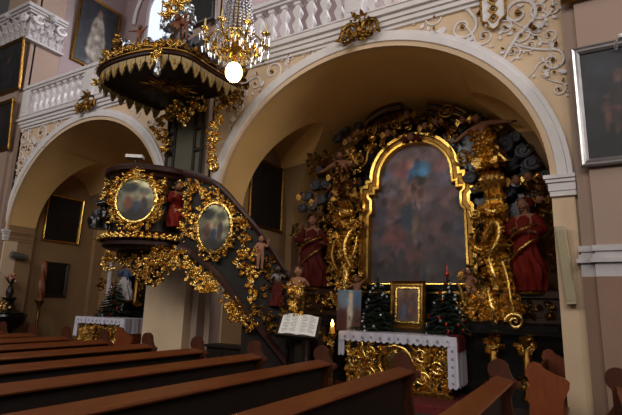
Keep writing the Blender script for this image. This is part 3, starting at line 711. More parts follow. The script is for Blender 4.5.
# body behind everything
body = [(-2.35,1.2),(2.3,1.2),(2.3,3.9),(2.1,4.5),(1.7,5.0),(1.15,5.45),(.5,5.72),(-.3,5.75),(-1.0,5.6),(-1.6,5.2),(-1.95,4.7),(-2.2,4.1),(-2.35,3.6)]
b = MB(); b.loft([[(RX+x,y,z) for x,z in body] for y in (9.66,10.06)]); b.build('back_structure', 'marble', ret, False)
b = MB(); sweep(b, OUT, [(-.03,9.66),(-.03,9.50),(.0,9.44),(.06,9.45),(.07,9.51),(.15,9.51),(.16,9.47),(.205,9.48),(.225,9.56),(.225,9.64)]); b.build('painting_frame', 'golds', ret)
b = MB(); sweep(b, OUT, [(.066,9.515),(.075,9.50),(.145,9.50),(.154,9.515)]); b.build('frame_channel', 'oldgold', ret)
def inside(x,z):
    c = False; n = len(outl)
    for i in range(n):
        (x0,z0),(x1,z1) = outl[i-1], outl[i]
        if (z0 > z) != (z1 > z) and x < (x1-x0)*(z-z0)/(z1-z0)+x0: c = not c
    return c
blobs = [(.5,.97,.6,.14,(.42,.35,.36),.6),(.53,.80,.10,.055,(.24,.42,.56),1),(.48,.77,.08,.05,(.22,.38,.52),.9),(.45,.83,.05,.035,(.56,.40,.36),.8),(.36,.80,.1,.06,(.42,.26,.28),.8),(.22,.74,.12,.06,(.34,.33,.42),.8),(.74,.80,.09,.06,(.46,.31,.32),.7),(.8,.72,.12,.06,(.32,.30,.37),.7),
    (.48,.64,.07,.09,(.50,.34,.32),.8),(.55,.60,.10,.05,(.46,.36,.36),.7),(.38,.66,.035,.1,(.44,.33,.31),.7),(.25,.55,.12,.08,(.36,.25,.27),.7),(.78,.58,.12,.07,(.36,.25,.27),.6),(.42,.48,.07,.11,(.17,.21,.26),.8),(.5,.40,.04,.08,(.44,.34,.28),.6),(.28,.36,.14,.09,(.34,.20,.20),.7),(.72,.40,.13,.1,(.30,.21,.22),.7),
    (.12,.5,.1,.14,(.18,.16,.22),.7),(.90,.48,.1,.16,(.19,.17,.21),.7),(.45,.24,.16,.06,(.30,.20,.19),.7),(.62,.14,.2,.05,(.27,.24,.23),.6),(.25,.15,.2,.08,(.16,.13,.15),.7),(.82,.16,.15,.1,(.17,.15,.17),.7)]
pr_ = random.Random(77)
for k in range(58):
    u_, v_ = pr_.uniform(.06,.94), pr_.uniform(.06,.86); s_ = .6+.4*v_
    c_ = pr_.choice(((.52,.37,.31),(.46,.33,.29),(.36,.18,.18),(.20,.25,.34),(.40,.32,.24),(.14,.12,.15),(.16,.13,.14)))
    blobs.append((u_, v_, pr_.uniform(.018,.045), pr_.uniform(.016,.04), tuple(q*s_*.92 for q in c_), .55))
put_canvas('altar_painting', ret, canvas(2.3,3.3,((.24,.21,.24),(.50,.42,.45)),[(a,b_,c_,d_,tuple(min(1,q*1.32) for q in e_),min(1,k_*1.15)) for a,b_,c_,d_,e_,k_ in blobs],61,80,110,.24), Matrix.Translation((RX-1.15,9.63,1.90)), lambda x,z: inside(x-1.15,z+1.90))
# winged head over the crown of the frame
cherub(ret, (RX,9.36,5.17), .085, (0,-1,-.2), 'darkred', 3)
# broken arched pediment
def arcpath(pxs, Y): return [at(x,y,Y) for x,y in pxs]
def smooth(pts, n=5):
    out = []
    for i in range(len(pts)-1):
        p0,p1,p2,p3 = pts[max(0,i-1)],pts[i],pts[i+1],pts[min(len(pts)-1,i+2)]
        for k in range(n):
            t = k/n; out.append(.5*((2*p1)+(p2-p0)*t+(2*p0-5*p1+4*p2-p3)*t*t+(3*p1-p0-3*p2+p3)*t**3))
    out.append(pts[-1]); return out
for pxs,nm in (([(366,124),(376,116),(388,110),(402,107)],'l'),([(428,107),(444,109),(458,113),(468,118)],'r')):
    c = smooth(arcpath(pxs, 9.4))
    b = MB(); b.tube(c, .085, 8, 1.3, up=(0,-1,0)); b.build('pediment_arch', 'brownmarble', ret)
    b = MB(); b.tube([q+V(0,-.10,.07) for q in c], .022, 6); b.tube([q+V(0,-.10,-.075) for q in c], .018, 6); b.build('pediment_moulding', 'oldgold', ret)
def scr(px,py,Y,R,sg=1,turns=1.6,w=.04,tail=0.,up=1,m='gold',tilt=0.,name='scroll'):
    c = at(px,py,Y); b = MB(); a = tilt
    b.scroll(frame4(c, (sg*math.cos(a),0,sg*math.sin(a)), (-up*math.sin(a)*1,0,up*math.cos(a))), R, turns, w, tail=tail)
    return b.build(name, m, ret)
scr(447,110,9.3,.15,-1,1.8,.035,0,1,'oldgold'); scr(462,157,9.25,.17,-1,1.6,.04,.25,1,'gold'); scr(360,160,9.25,.15,1,1.5,.035,.22,1,'oldgold')
scr(371,131,9.28,.11,1,1.6,.03,.1,1,'oldgold'); scr(395,125,9.3,.10,1,1.5,.028,.12,-1,'oldgold')
b = MB(); b.ell(at(373,138,9.3), .09, 12, 9); b.build('gilded_boss', 'golds', ret)
# clouds
def CL(lst, Y): return [(at(x,y,Y+rnd.uniform(-.06,.06)), r) for x,y,r in lst]
cloud(ret, CL([(506,146,.19),(523,152,.17),(515,138,.14),(532,164,.16),(499,160,.13),(527,177,.15),(511,165,.15)], 9.5))
cloud(ret, CL([(541,190,.15),(536,178,.12),(500,178,.12),(508,192,.14),(545,176,.12)], 9.5))
cloud(ret, CL([(344,128,.15),(352,120,.12),(338,138,.12),(358,126,.1)], 9.55)); cloud(ret, CL([(322,172,.15),(327,184,.13),(316,186,.13),(331,170,.11),(334,196,.12)], 9.4))
cloud(ret, CL([(308,197,.13),(314,206,.13),(303,208,.11),(322,200,.12)], 9.35)); cloud(ret, CL([(438,113,.11),(472,122,.13),(480,128,.12),(455,118,.1)], 9.5))
cloud(ret, CL([(471,178,.14),(480,170,.13),(476,190,.1),(492,170,.12)], 9.5)); cloud(ret, CL([(352,196,.13),(357,184,.12),(340,188,.12),(357,204,.1)], 9.5))
# cherub heads among the clouds
for i,(px,py,r,fx,wm) in enumerate(((516,180,.085,.2,'oldgold'),(528,177,.085,-.1,'gold'),(497,196,.07,0,'oldgold'),(540,199,.08,-.4,'oldgold'),(317,201,.085,.3,'oldgold'),(304,196,.08,.5,'oldgold'),(333,176,.07,.2,'gold'),(388,133,.075,.1,'oldgold'),(407,115,.085,0,'oldgold'),(425,126,.07,0,'oldgold'),(436,122,.065,-.2,'oldgold'),(350,140,.08,.2,'oldgold'),(358,132,.07,.1,'oldgold'),(463,120,.075,-.2,'gold'))):
    cherub(ret, at(px,py,9.28), r, (fx,-1,-.15), wm, i)
# gilded foliage over the crown
foliage('crown_foliage', ret, 'oldgold', [(at(x,y,9.42),.15,9) for x,y in ((398,122),(412,120),(385,124),(428,120),(440,124),(376,130),(455,128))], 70, size=.15)
foliage('crown_foliage', ret, 'gold', [(at(x,y,9.35),.12,8) for x,y in ((404,128),(434,127),(378,142),(366,150),(452,136))], 71, size=.13)
# the two great angels
def angel(px,py,Y,h,yaw,tilt,pose,wm,skirt,wingpts,seed,look):
    base = at(px,py,Y); o,T,P = figure('angel', ret, base, h, yaw, pose, 1.3, 1.15, tilt=tilt, seed=seed, look=look, long=.8)
    robe(o, T, .02, .62, [(.02,.22,.02,0),(.25,.19,.01,-.03),(.5,.11,0,-.01),(.62,.085,0,-.01)], skirt, 9, seed, 'skirt', .85, .28)
    foliage('swirling_drapery', o, skirt, [(T @ V(x_,-.14,z_),.14,12) for x_,z_ in ((.0,.5),(.1,.35),(-.1,.25),(.08,.12))], seed, size=.15)
    for ox,dr,upv,L in wingpts:
        b = MB(); wing(b, T @ V(ox,.06,.74), dr, upv, L, 6); b.build('wing', wm, o)
    return o
PR = dict(shR=(-.11,0,.77), elR=(-.25,-.06,.70), wrR=(-.36,-.1,.62), haR=(-.41,-.12,.60), shL=(.11,0,.78), elL=(.27,.0,.74), wrL=(.44,-.03,.66), haL=(.50,-.04,.63), knL=(.10,-.12,.30), anL=(.08,.02,.1), knR=(-.05,-.14,.3), anR=(-.1,.05,.12))
angel(490,170,9.12,1.25,-.1,(-.12,-.2),PR,'oldgold','gold',[(.06,(1,0,.5),(0,0,1),.6),(-.06,(-.6,.3,.6),(0,0,1),.4)],81,(-.5,-1,-.2))
PLf = dict(shR=(-.11,0,.78), elR=(-.26,-.05,.68), wrR=(-.34,-.14,.60), haR=(-.37,-.17,.58), shL=(.11,0,.78), elL=(.22,-.08,.68), wrL=(.20,-.2,.60), haL=(.20,-.24,.58), knL=(.10,-.12,.30), anL=(.08,.02,.1), knR=(-.05,-.14,.3), anR=(-.1,.05,.12))
angel(344,202,9.12,1.2,.25,(-.1,-.12),PLf,'oldgold','oldgold',[(-.06,(-1,.1,.1),(0,0,1),.55),(.06,(.9,.2,.5),(0,0,1),.45)],82,(.5,-1,-.2))
# scroll pilasters either side of the painting
def console(px, y0, y1, Y, wd, m='gold', flutes=4):
    t, bt = at(px,y0,Y), at(px,y1,Y); hgt = t.z-bt.z; e = None; b = MB()
    path = [(.10,1.0),(-.12,1.02),(-.26,.93),(-.30,.80),(-.24,.62),(-.10,.42),(-.04,.25),(-.08,.1),(-.16,.04),(-.2,.1)]
    pts = smooth([V(0,Y+.05+a*.9,bt.z+hgt*z) for a,z in path], 4)
    for k in range(flutes):
        x = t.x+wd*((k+.5)/flutes-.5); b.tube([V(x,0,0)+q for q in pts], wd/flutes*.62, 8)
    o = b.build('console', m, ret)
    for sg in (-1,1):
        c = MB(); c.scroll(Matrix.Translation((t.x+sg*(wd/2+.03), Y-.10, bt.z+hgt*.8)) @ Matrix.Rotation(PI/2,4,'Z'), .13, 1.5, .035); c.build('side_volute', m, o)
console(493,174,208,9.25,.34,'goldb'); console(347,190,218,9.25,.30,'gold')
def S(pxs, Y, r0, r1, m='gold', name='scroll_stem'):
    c = smooth([at(x,y,Y-dy) for x,y,dy in pxs], 6); n = len(c)
    b = MB(); b.tube(c, [.8*(r0+(r1-r0)*abs(2*i/(n-1)-1)**1.5) for i in range(n)], 10); rr = random.Random(int(pxs[0][0]*7+pxs[0][1]))
    for i in range(2, n-1, 2):
        t = (c[i]-c[i-1]).normalized(); sd = t.cross(V(0,-1,0)).normalized()
        for sg in (-1,1):
            L = rr.uniform(.09,.15); b.leaf(frame4(c[i]+sd*sg*r1*.6, t*.7+sd*sg*.8+V(0,-.35,0), V(0,-1,0)), L, L*.55, .45, 3, .16)
    return b.build(name, m, ret)
# right column
S([(482,243,0),(487,232,.05),(494,222,.1),(499,226,.12),(499,238,.12),(493,249,.1),(485,257,.05),(478,262,0)], 9.2, .075, .03, 'gold')
S([(477,213,0),(484,208,.08),(492,212,.12),(499,208,.08),(505,211,0)], 9.2, .06, .03, 'goldb')
S([(489,256,.1),(492,268,.14),(496,280,.14),(499,288,.08)], 9.15, .07, .025, 'goldb'); S([(488,290,.06),(491,303,.12),(494,315,.12),(491,322,.05)], 9.0, .06, .03, 'goldb')
S([(503,262,0),(508,280,.1),(511,300,.14),(515,316,.12)], 9.1, .04, .055, 'gold'); S([(470,238,0),(474,246,.08),(481,250,.1),(488,246,.05)], 9.2, .05, .02, 'gold')
S([(479,228,0),(474,238,.06),(476,248,.08)], 9.25, .05, .02, 'oldgold')
scr(515,322,8.86,.13,-1,1.7,.042,0,-1,'goldb'); scr(473,300,9.0,.17,-1,1.6,.04,.3,1,'oldgold'); scr(475,214,9.1,.09,-1,1.5,.026,.1,1,'gold'); scr(479,186,9.1,.10,-1,1.5,.03,0,1,'oldgold')
for i,(lst,m,sd) in enumerate((([(488,216),(498,213),(483,222)],'gold',1),([(495,233),(506,228),(503,240)],'gold',2),([(484,246),(497,252),(507,250)],'gold',3),([(490,264),(502,262),(510,270)],'goldb',4),([(487,280),(500,276),(508,284)],'gold',5),([(485,296),(498,294),(510,300)],'gold',6),([(490,312),(502,310),(512,312)],'gold',7),([(480,318),(470,310),(496,325)],'gold',8),([(476,270),(481,284)],'oldgold',9),([(474,292),(482,302),(490,304),(478,312)],'goldb',13),([(500,306),(508,312),(502,320),(492,324)],'goldb',14),([(466,304),(466,318),(482,324)],'gold',15),([(519,232),(522,250),(516,268)],'oldgold',10),([(549,215),(547,240),(546,262)],'oldgold',11),([(540,184),(549,195),(533,192)],'oldgold',12))):
    foliage('gilded_foliage', ret, m, [(at(x,y,9.3 if y < 288 else 9.02),.17,24) for x,y in lst], 100+sd, size=.10)
# left column
S([(356,226,0),(350,232,.08),(345,244,.12),(346,258,.12),(352,268,.08)], 9.2, .07, .03, 'gold'); S([(333,226,0),(340,221,.08),(347,225,.12),(353,220,.08),(360,224,0)], 9.2, .055, .03, 'gold')
S([(342,262,.05),(347,274,.12),(344,288,.14),(350,300,.1),(356,304,.02)], 9.15, .07, .03, 'goldb'); S([(335,240,0),(332,256,.08),(337,270,.1)], 9.2, .05, .025, 'oldgold')
S([(357,236,.05),(355,250,.1),(350,262,.1)], 9.2, .04, .03, 'gold')
scr(338,300,9.05,.14,1,1.5,.035,.1,1,'oldgold'); scr(343,212,9.1,.10,1,1.5,.03,.05,1,'gold'); scr(326,218,9.2,.09,1,1.5,.025,0,1,'oldgold')
for i,(lst,m,sd) in enumerate((([(343,170),(350,178),(339,178)],'gold',1),([(336,206),(352,208)],'gold',2),([(336,224),(347,218),(356,228)],'gold',3),([(334,240),(345,238),(352,246)],'goldb',4),([(334,256),(344,254),(354,258)],'gold',5),([(333,272),(345,270),(355,274)],'gold',6),([(336,286),(347,286)],'gold',7),([(333,302),(344,304),(352,300)],'gold',8),([(318,214),(326,222)],'oldgold',9),([(313,160),(318,168),(325,158)],'oldgold',10),([(299,232),(303,246)],'oldgold',11),([(350,156),(356,166)],'gold',12))):
    foliage('gilded_foliage', ret, m, [(at(x,y,9.3 if y < 284 else 9.05),.17,24) for x,y in lst], 130+sd, size=.10)
for px,ya,yb,w_ in ((493,205,322,.46),(345,212,308,.44)):      # carved column cores behind the scrolls
    a, d = at(px,ya,9.5), at(px,yb,9.5); b = MB()
    b.lathe([(w_*.5,d.z),(w_*.52,d.z+.1),(w_*.4,d.z+.2),(w_*.46,d.z+.6),(w_*.36,d.z+1.1),(w_*.42,a.z-.2),(w_*.5,a.z)], 18, Matrix.Translation((a.x,9.5,0)), sy=.6); b.build('column_core', 'oldgold', ret)
# plinths, ledges, pedestals
def plin(x0,x1,sgn):
    b = MB(); b.box((x0,9.05,0),(x1,10.06,1.20)); b.build('plinth', 'marble', ret, False)
    b = MB(); b.bbox((x0-.04,8.85,1.20),(x1+.06,10.06,1.26),.02); b.bbox((x0-.0,8.88,1.26),(x1+.02,10.06,1.40),.05); b.build('ledge', 'marble', ret, False)
    b = MB(); b.box((x0+.3,9.2,1.40),(x1,10.06,1.93)); b.bbox((x0+.27,9.12,1.82),(x1+.05,10.06,1.95),.03); b.bbox((x0+.27,9.15,1.40),(x1+.02,10.06,1.5),.03); b.build('pedestal_block', 'brownmarble', ret, False)
    foliage('predella_ornament', ret, 'oldgold', [((x0+.3+(x1-x0-.3)*(k+.5)/4,9.17,1.66),.12,9) for k in range(4)], 150+int(sgn), size=.12)
plin(-2.0,-.40,1); plin(-5.75,-4.15,2)
b = MB(); b.box((-4.2,9.5,0),(-1.9,10.06,2.1)); b.bbox((-4.15,9.36,1.96),(-1.95,9.6,2.06),.02); b.bbox((-4.15,9.40,1.42),(-1.95,9.6,1.52),.02); b.build('predella', 'marble', ret, False)
for px,py in ((494,352),(527,350)):
    p = at(px,py,8.93); e = MB(); e.lathe([(.13,0),(.14,.05),(.10,.1),(.09,.14),(.095,p.z-.12),(.085,p.z-.1),(.12,p.z+.06),(.13,p.z+.1)], 14, Matrix.Translation((p.x,8.95,.126))); o = e.build('pedestal_column', 'oldgold', ret)
    foliage('gilded_capital', o, 'gold', [((p.x,8.86,p.z+.08),.12,14)], int(px), size=.11)
    foliage('gilded_base', o, 'oldgold', [((p.x,8.86,.42),.12,10)], int(px)+1, size=.1)
for px in (306,322):
    p = at(px,332,8.93); e = MB(); e.lathe([(.13,0),(.14,.05),(.10,.1),(.095,.9),(.12,1.04),(.13,1.07)], 14, Matrix.Translation((p.x,8.95,.126))); o = e.build('pedestal_column', 'brownmarble', ret)
    foliage('gilded_capital', o, 'oldgold', [((p.x,8.86,1.08),.12,12)], int(px), size=.11)

# ------------------------------------------------------------------ saints
def saint(px, py, Y, h, label, m1, m2, seed, yaw, look, sash=True, arms=None, hem=.26, beard=False, slim=1., hood=False):
    base = at(px,py,Y); e = thing('saint_statue', base, label, 'statue')
    b = MB(); b.lathe([(.30,-.06),(.31,-.02),(.28,0)], 16, Matrix.Translation(base), sy=.8); b.build('base', 'oldgold', e)
    pose = arms or dict(elR=(-.19,-.06,.64), wrR=(-.08,-.16,.62), haR=(-.04,-.18,.63), elL=(.2,-.04,.63), wrL=(.17,-.17,.58), haL=(.16,-.21,.58))
    o,T,P = figure('body', e, base, h, yaw, pose, 1., 1.05, look=look, long=1.2, seed=seed)
    robe(e, T, .005, .60, [(0,hem*slim,.02,.0),(.2,.2*slim,.03,-.02),(.42,.15*slim,.0,-.03),(.60,.11,0,-.01)], m1, 11, seed, 'robe', .8, .14)
    robe(e, T, .50, .80, [(.50,.135,0,-.01),(.62,.105,0,-.01),(.74,.11,0,0),(.80,.06,0,0)], m2, 8, seed+1, 'tunic', .72, .1)
    for s in 'LR': sleeve(e, T, [P['sh'+s],P['el'+s],P['wr'+s]], [.05,.052,.042], m2)
    if hood:
        b = MB(); hc = T @ (P['skull']+V(0,.035,.05)); b.ell(hc, (.085*h,.075*h,.088*h), 14, 10); b.tube([hc-V(0,-.03,.05)*h*.5, T @ V(0,.07,.80), T @ V(0,.09,.66)], [.085*h,.10*h,.07*h], 12, .6); b.build('veil', m2, e)
    if sash:
        for k,(z,t) in enumerate(((.60,.16),(.40,.26))):
            c = smooth([T @ V(-.16,-.08,z-t*.5), T @ V(-.05,-.17,z-t*.1), T @ V(.08,-.16,z+t*.3), T @ V(.17,-.06,z+t*.6)], 5)
            b = MB(); b.tube(c, [.012+.018*math.sin(PI*i/(len(c)-1)) for i in range(len(c))], 7); b.build('gilded_hem', 'gold', e)
    return e,T,P
saint(530,291,9.25,1.68,'saint statue in bright red robes at the right side of the retable','red','red',201,-.35,(-.6,-1,-.15),hem=.165,slim=.82,hood=True)
saint(311,287,9.25,1.62,'saint statue in dark red robes at the left side of the retable','darkred','darkred',202,.4,(.6,-1,.1),hem=.19)

# putti standing on the altar corners
def putto(px, py, Y, h, label, yaw, pose, seed, look=None, wings='oldgold', tilt=(0,0), cat='statue', parent=None, name='putto_figure'):
    base = at(px,py,Y)
    if parent is None: e = thing(name, base, label, cat)
    else: e = parent
    o,T,P = figure('body' if parent is None else 'putto', e, base, h, yaw, pose, 1.38, 1.5, look=look, tilt=tilt, seed=seed)
    if wings:
        for s in (-1,1):
            b = MB(); wing(b, T @ V(s*.05,.08,.74), T.to_3x3() @ V(s,.3,.5), (0,0,1), h*.36, 4); b.build('wing', wings, o)
    b = MB(); c = smooth([T @ V(-.12,-.06,.50), T @ V(0,-.11,.45), T @ V(.12,-.05,.52), T @ V(.18,.03,.44)], 5); b.tube(c, h*.035, 7); b.build('loincloth', 'oldgold', o)
    return e
putto(357,310,9.0,.66,'winged putto with raised arm standing left of the altar painting',-.2,dict(shL=(.11,0,.79),elL=(.23,-.02,.86),wrL=(.33,-.04,.93),haL=(.38,-.05,.96),elR=(-.22,-.05,.72),wrR=(-.33,-.1,.66),haR=(-.38,-.12,.64),knR=(-.1,-.08,.30),anR=(-.08,.03,.06)),211,(.2,-1,-.1))
putto(470,303,9.0,.60,'winged putto kneeling right of the altar painting',.6,dict(elR=(-.2,-.12,.74),wrR=(-.24,-.2,.9),haR=(-.25,-.22,.96),elL=(.2,-.1,.64),wrL=(.12,-.2,.6),haL=(.09,-.23,.6),knL=(.09,-.2,.36),anL=(.08,.0,.26),toL=(.08,.06,.22),knR=(-.08,-.16,.32),anR=(-.07,.06,.22),toR=(-.07,.12,.2)),212,(-.8,-.7,0))

# far left altar group under the pulpit
p = at(124,300,9.2); lr = thing('altar_tabernacle', (p.x,9.5,0), 'dark gilded shrine on the far left altar behind the christmas tree', 'shrine')
b = MB(); b.box((LC-.95,9.35,0),(LC+.95,10.04,1.3)); b.build('plinth', 'marble', lr, False)
b = MB()
for sg in (-1,1): b.box((LC+sg*.62-.14,9.5,1.3),(LC+sg*.62+.14,10.04,3.0))
b.box((LC-.8,9.8,1.3),(LC+.8,10.04,3.2)); b.bbox((LC-.95,9.4,3.0),(LC+.95,10.04,3.2),.04); b.build('niche', 'brownmarble', lr, False)
foliage('gilded_foliage', lr, 'goldb', [(at(x,y,9.45),.15,10) for x,y in ((110,256),(106,264),(113,250),(122,256))], 301, size=.15)
foliage('gilded_foliage', lr, 'oldgold', [(at(x,y,9.45),.14,9) for x,y in ((137,266),(142,285),(104,285),(139,300))], 302, size=.14)
for px,m in ((107,'greywhite'),(135,'oldgold')):
    a = at(px,305,9.4); z = at(px,262,9.4); b = MB(); b.lathe([(.09,0),(.10,.06),(.07,.1),(.075,.9),(.06,z.z-a.z-.12),(.10,z.z-a.z)], 12, Matrix.Translation(a)); b.build('colonnette', m, lr)
saint(124,300,9.3,1.1,'small saint statue in a blue mantle on the far left altar','greywhite','blue',203,.2,(.5,-1,-.1),sash=False,hem=.2)

# ------------------------------------------------------------------ the pulpit
PC = V(-6.74,5.87,0); PR_ = .69
pul = thing('pulpit', (PC.x,PC.y,2.0), 'dark wooden pulpit with gilded carving and a curving staircase on the middle pier', 'pulpit')
TP = Matrix.Translation(PC)
b = MB(); b.lathe([(PR_,2.66),(PR_,2.74),(PR_-.03,2.78),(PR_-.03,3.60),(PR_+.01,3.66),(PR_+.01,3.7)], 36, TP); b.build('parapet', 'panel', pul)
b = MB(); b.lathe([(.60,2.44),(.70,2.46),(.76,2.50),(.76,2.56),(.70,2.58),(.74,2.68),(.69,2.74)], 40, TP); b.build('base_moulding', 'redwood', pul)
b = MB(); b.lathe([(.69,3.64),(.73,3.66),(.75,3.71),(.83,3.75),(.84,3.82),(.79,3.85),(.65,3.85),(.65,3.64)], 40, TP); b.build('handrail', 'redwood', pul)
b = MB()
for k in range(44):
    a = 2*PI*k/44; d = V(math.cos(a),math.sin(a),0); o = PC+d*.76+V(0,0,2.62)
    b.leaf(frame4(o+V(0,0,.07), (d.x*.5,d.y*.5,-1), d), .16, .12, .5, 2, .25); b.ell(o+d*.04, .042, 8, 6)
b.build('gilded_leaf_band', 'gold', pul)
b = MB(); b.lathe([(.04,1.86),(.12,1.9),(.17,2.0),(.24,2.12),(.38,2.28),(.54,2.40),(.62,2.46)], 30, Matrix.Translation(PC+V(0,.12,0))); b.build('underside_bowl', 'darkwood', pul)
def ring_pts(c, u, v, ru, rv, n): return [c+u*math.cos(2*PI*i/n)*ru+v*math.sin(2*PI*i/n)*rv for i in range(n)]
def medallion(c, nrm, ru, rv, seed, size=.12, wreath=(1.28,1.25)):
    nrm = Vector(nrm).normalized(); u = V(0,0,1).cross(nrm).normalized(); v = nrm.cross(u)
    R = Matrix((u,-nrm,v)).transposed()
    b = MB(); b.ell(c, (ru,.05,rv), 28, 10, R); o = b.build('relief_medallion', 'relief', pul)
    r = random.Random(seed)
    vs, fs, cols = canvas(2*ru, 2*rv, ((.12,.11,.09),(.80,.77,.62)), [(.30,.80,.26,.14,(.13,.14,.12),1.),(.75,.72,.18,.1,(.24,.25,.22),.8),(.5,.12,.5,.16,(.15,.12,.09),1.),(.3,.42,.11,.17,(.40,.22,.16),1.4),(.52,.36,.10,.14,(.17,.21,.30),1.4),(.72,.42,.1,.2,(.24,.20,.20),1.4),(.30,.62,.045,.05,(.52,.37,.29),1.4),(.7,.64,.045,.05,(.48,.35,.28),1.4),(.52,.54,.04,.045,(.48,.34,.28),1.4)], seed, 30, 36, .45)
    q0 = frame4(c+nrm*.056, u, v); put_canvas('painted_scene', o, (vs,fs,cols), q0 @ Matrix.Translation((-ru,0,-rv)), lambda x,z: ((x-ru)/ru)**2+((z-rv)/rv)**2 < .98)
    t = MB(); t.tube(ring_pts(c+nrm*.03,u,v,ru*1.04,rv*1.04,40)+[ring_pts(c+nrm*.03,u,v,ru*1.04,rv*1.04,40)[0]], .032, 8); t.build('gilded_rim', 'goldb', o)
    foliage('gilded_wreath', pul, 'gold', [(p+nrm*.02,.06,10) for p in ring_pts(c,u,v,ru*wreath[0],rv*wreath[1],18)], seed, nrm, size)
M['reliefc'] = mat('relief_figures_paint', (.24,.19,.165), .45, var=.5, scale=14)
def pdir(deg): return V(math.cos(math.radians(deg)),math.sin(math.radians(deg)),0)
d = pdir(-60); medallion(PC+d*.75+V(0,0,3.22), d, .32, .36, 401, .075, (1.26,1.26))
foliage('gilded_crest', pul, 'goldb', [(PC+d*.78+V(0,0,3.62),.12,18)], 402, d, .085)
for dg_,lst in ((-32,((3.0,.08),(3.2,.06),(3.4,.07),(3.55,.07))),(-98,((2.95,.08),(3.2,.07),(3.45,.08)))):
    d = pdir(dg_); foliage('gilded_pendant', pul, 'gold', [(PC+d*.72+V(0,0,z),r,14) for z,r in lst], 403+dg_, d, .08)
for sg,dg_ in ((1,-38),(-1,-84)):
    d = pdir(dg_); b = MB(); b.scroll(frame4(PC+d*.77+V(0,0,2.98), d.cross(V(0,0,1))*sg, (0,0,1)), .12, 1.5, .03, tail=.12); b.build('volute', 'goldb', pul)
# seated evangelists on the parapet
SIT = dict(pelvis=(0,0,.36),belly=(0,-.02,.46),chest=(0,-.01,.57),neck=(0,-.01,.68),skull=(0,-.03,.74),shL=(.105,0,.635),shR=(-.105,0,.635),elL=(.16,-.05,.5),wrL=(.1,-.18,.47),haL=(.07,-.21,.47),elR=(-.17,-.05,.5),wrR=(-.16,-.18,.55),haR=(-.15,-.21,.57),hiL=(.07,-.02,.35),knL=(.09,-.2,.34),anL=(.08,-.18,.08),toL=(.08,-.26,.05),hiR=(-.07,-.02,.35),knR=(-.1,-.19,.31),anR=(-.1,-.12,.06),toR=(-.1,-.2,.03))
def evangelist(dg_, z, h, m, m2, seed, skin='skin', off=.76):
    d = pdir(dg_); base = PC+d*off+V(0,0,z)
    o,T,P = figure('evangelist', pul, base, h, math.radians(dg_)+PI/2, SIT, 1.05, 1.1, m=skin, long=1, seed=seed)
    robe(o, T, .02, .40, [(.02,.17,0,-.10),(.2,.19,0,-.1),(.34,.16,0,-.08),(.40,.10,0,-.02)], m, 9, seed, 'robe', .95, .16)
    robe(o, T, .34, .66, [(.34,.12,0,-.02),(.5,.115,0,-.01),(.6,.12,0,0),(.66,.05,0,0)], m2, 8, seed+1, 'tunic', .75, .12)
    for s in 'LR': sleeve(o, T, [P['sh'+s],P['el'+s],P['wr'+s]], [.06,.055,.04], m2)
    return o
evangelist(-10, 2.80, .95, 'red', 'red', 411)
evangelist(-122, 2.76, .92, 'marble', 'marble', 412, 'cloud', .74)
foliage('gilded_halo', pul, 'goldb', [(PC+pdir(-10)*.72+V(0,0,3.58),.07,10)], 413, pdir(-10), .08)
foliage('gilded_wings', pul, 'gold', [(PC+pdir(-116)*.78+V(0,0,z),.1,8) for z in (3.3,3.5,3.0)], 414, pdir(-95), .12)
# corbel foliage beneath
for lst,sd in (([(128,254),(138,254),(148,253),(159,253),(169,253),(178,252)],6),([(143,262),(152,260),(162,259),(172,261),(181,258)],1),([(148,270),(160,268),(170,267)],2),([(113,256),(110,264)],3),([(124,258),(132,264),(140,275)],4),([(150,277),(156,280)],5)):
    foliage('gilded_corbel', pul, 'goldb' if sd in (1,3) else 'gold', [(at(x,y,5.55 if sd != 3 else 6.0),.09,16) for x,y in lst], 420+sd, (.6,-.75,-.3), .075)
# staircase parapet: (px, depth, rail y, stringer y)
ST = [(187,5.70,172,247),(196,5.72,174,251),(206,5.76,177.5,257),(217,5.80,183,266),(229,5.85,194,280),(241,5.92,208,297),(253,6.0,222,313),(265,6.1,238,329),(277,6.2,256,345),(290,6.3,276,362)]
top = smooth([at(px,yt,Y) for px,Y,yt,yb in ST], 4); bot = smooth([at(px,yb,Y) for px,Y,yt,yb in ST], 4)
for i in range(len(bot)): bot[i].x = top[i].x; bot[i].y = top[i].y
K = len(top)
def nrm_at(i):
    t = (top[min(i+1,K-1)]-top[max(i-1,0)]); t.z = 0; t.normalize(); return V(t.y,-t.x,0)
b = MB(); rings = []
for i in range(K):
    n = nrm_at(i); rings.append([bot[i]+n*.03, top[i]+n*.03, top[i]-n*.03, bot[i]-n*.03])
b.loft(rings); b.build('stair_parapet', 'panel', pul)
b = MB(); b.loft([[top[i]+nrm_at(i)*o+V(0,0,z) for o,z in ((.07,-.10),(.10,-.03),(.09,.03),(-.06,.03),(-.06,-.10))] for i in range(K)]); b.build('stair_handrail', 'redwood', pul)
b = MB(); b.loft([[bot[i]+nrm_at(i)*o+V(0,0,z) for o,z in ((.05,-.10),(.10,-.06),(.10,.0),(.05,.07),(-.06,.07),(-.06,-.10))] for i in range(K)]); b.build('stair_stringer', 'redwood', pul)
b = MB(); b.loft([[bot[i]+V(0,0,-.1), bot[i]+V(0,0,-.06), V(bot[i].x,6.66,bot[i].z-.12), V(bot[i].x,6.66,bot[i].z-.24)] for i in range(K)]); b.build('stair_soffit', 'darkwood', pul, False)
st = MB(); n_st = 11
for k in range(n_st):
    i = int((K-1)*k/n_st); j = int((K-1)*(k+1)/n_st); z = bot[i].z+.06
    st.box((top[i].x,top[i].y+.05,z-.26),(top[j].x,6.66,z))
st.build('stair_tread', 'darkwood', pul, False)
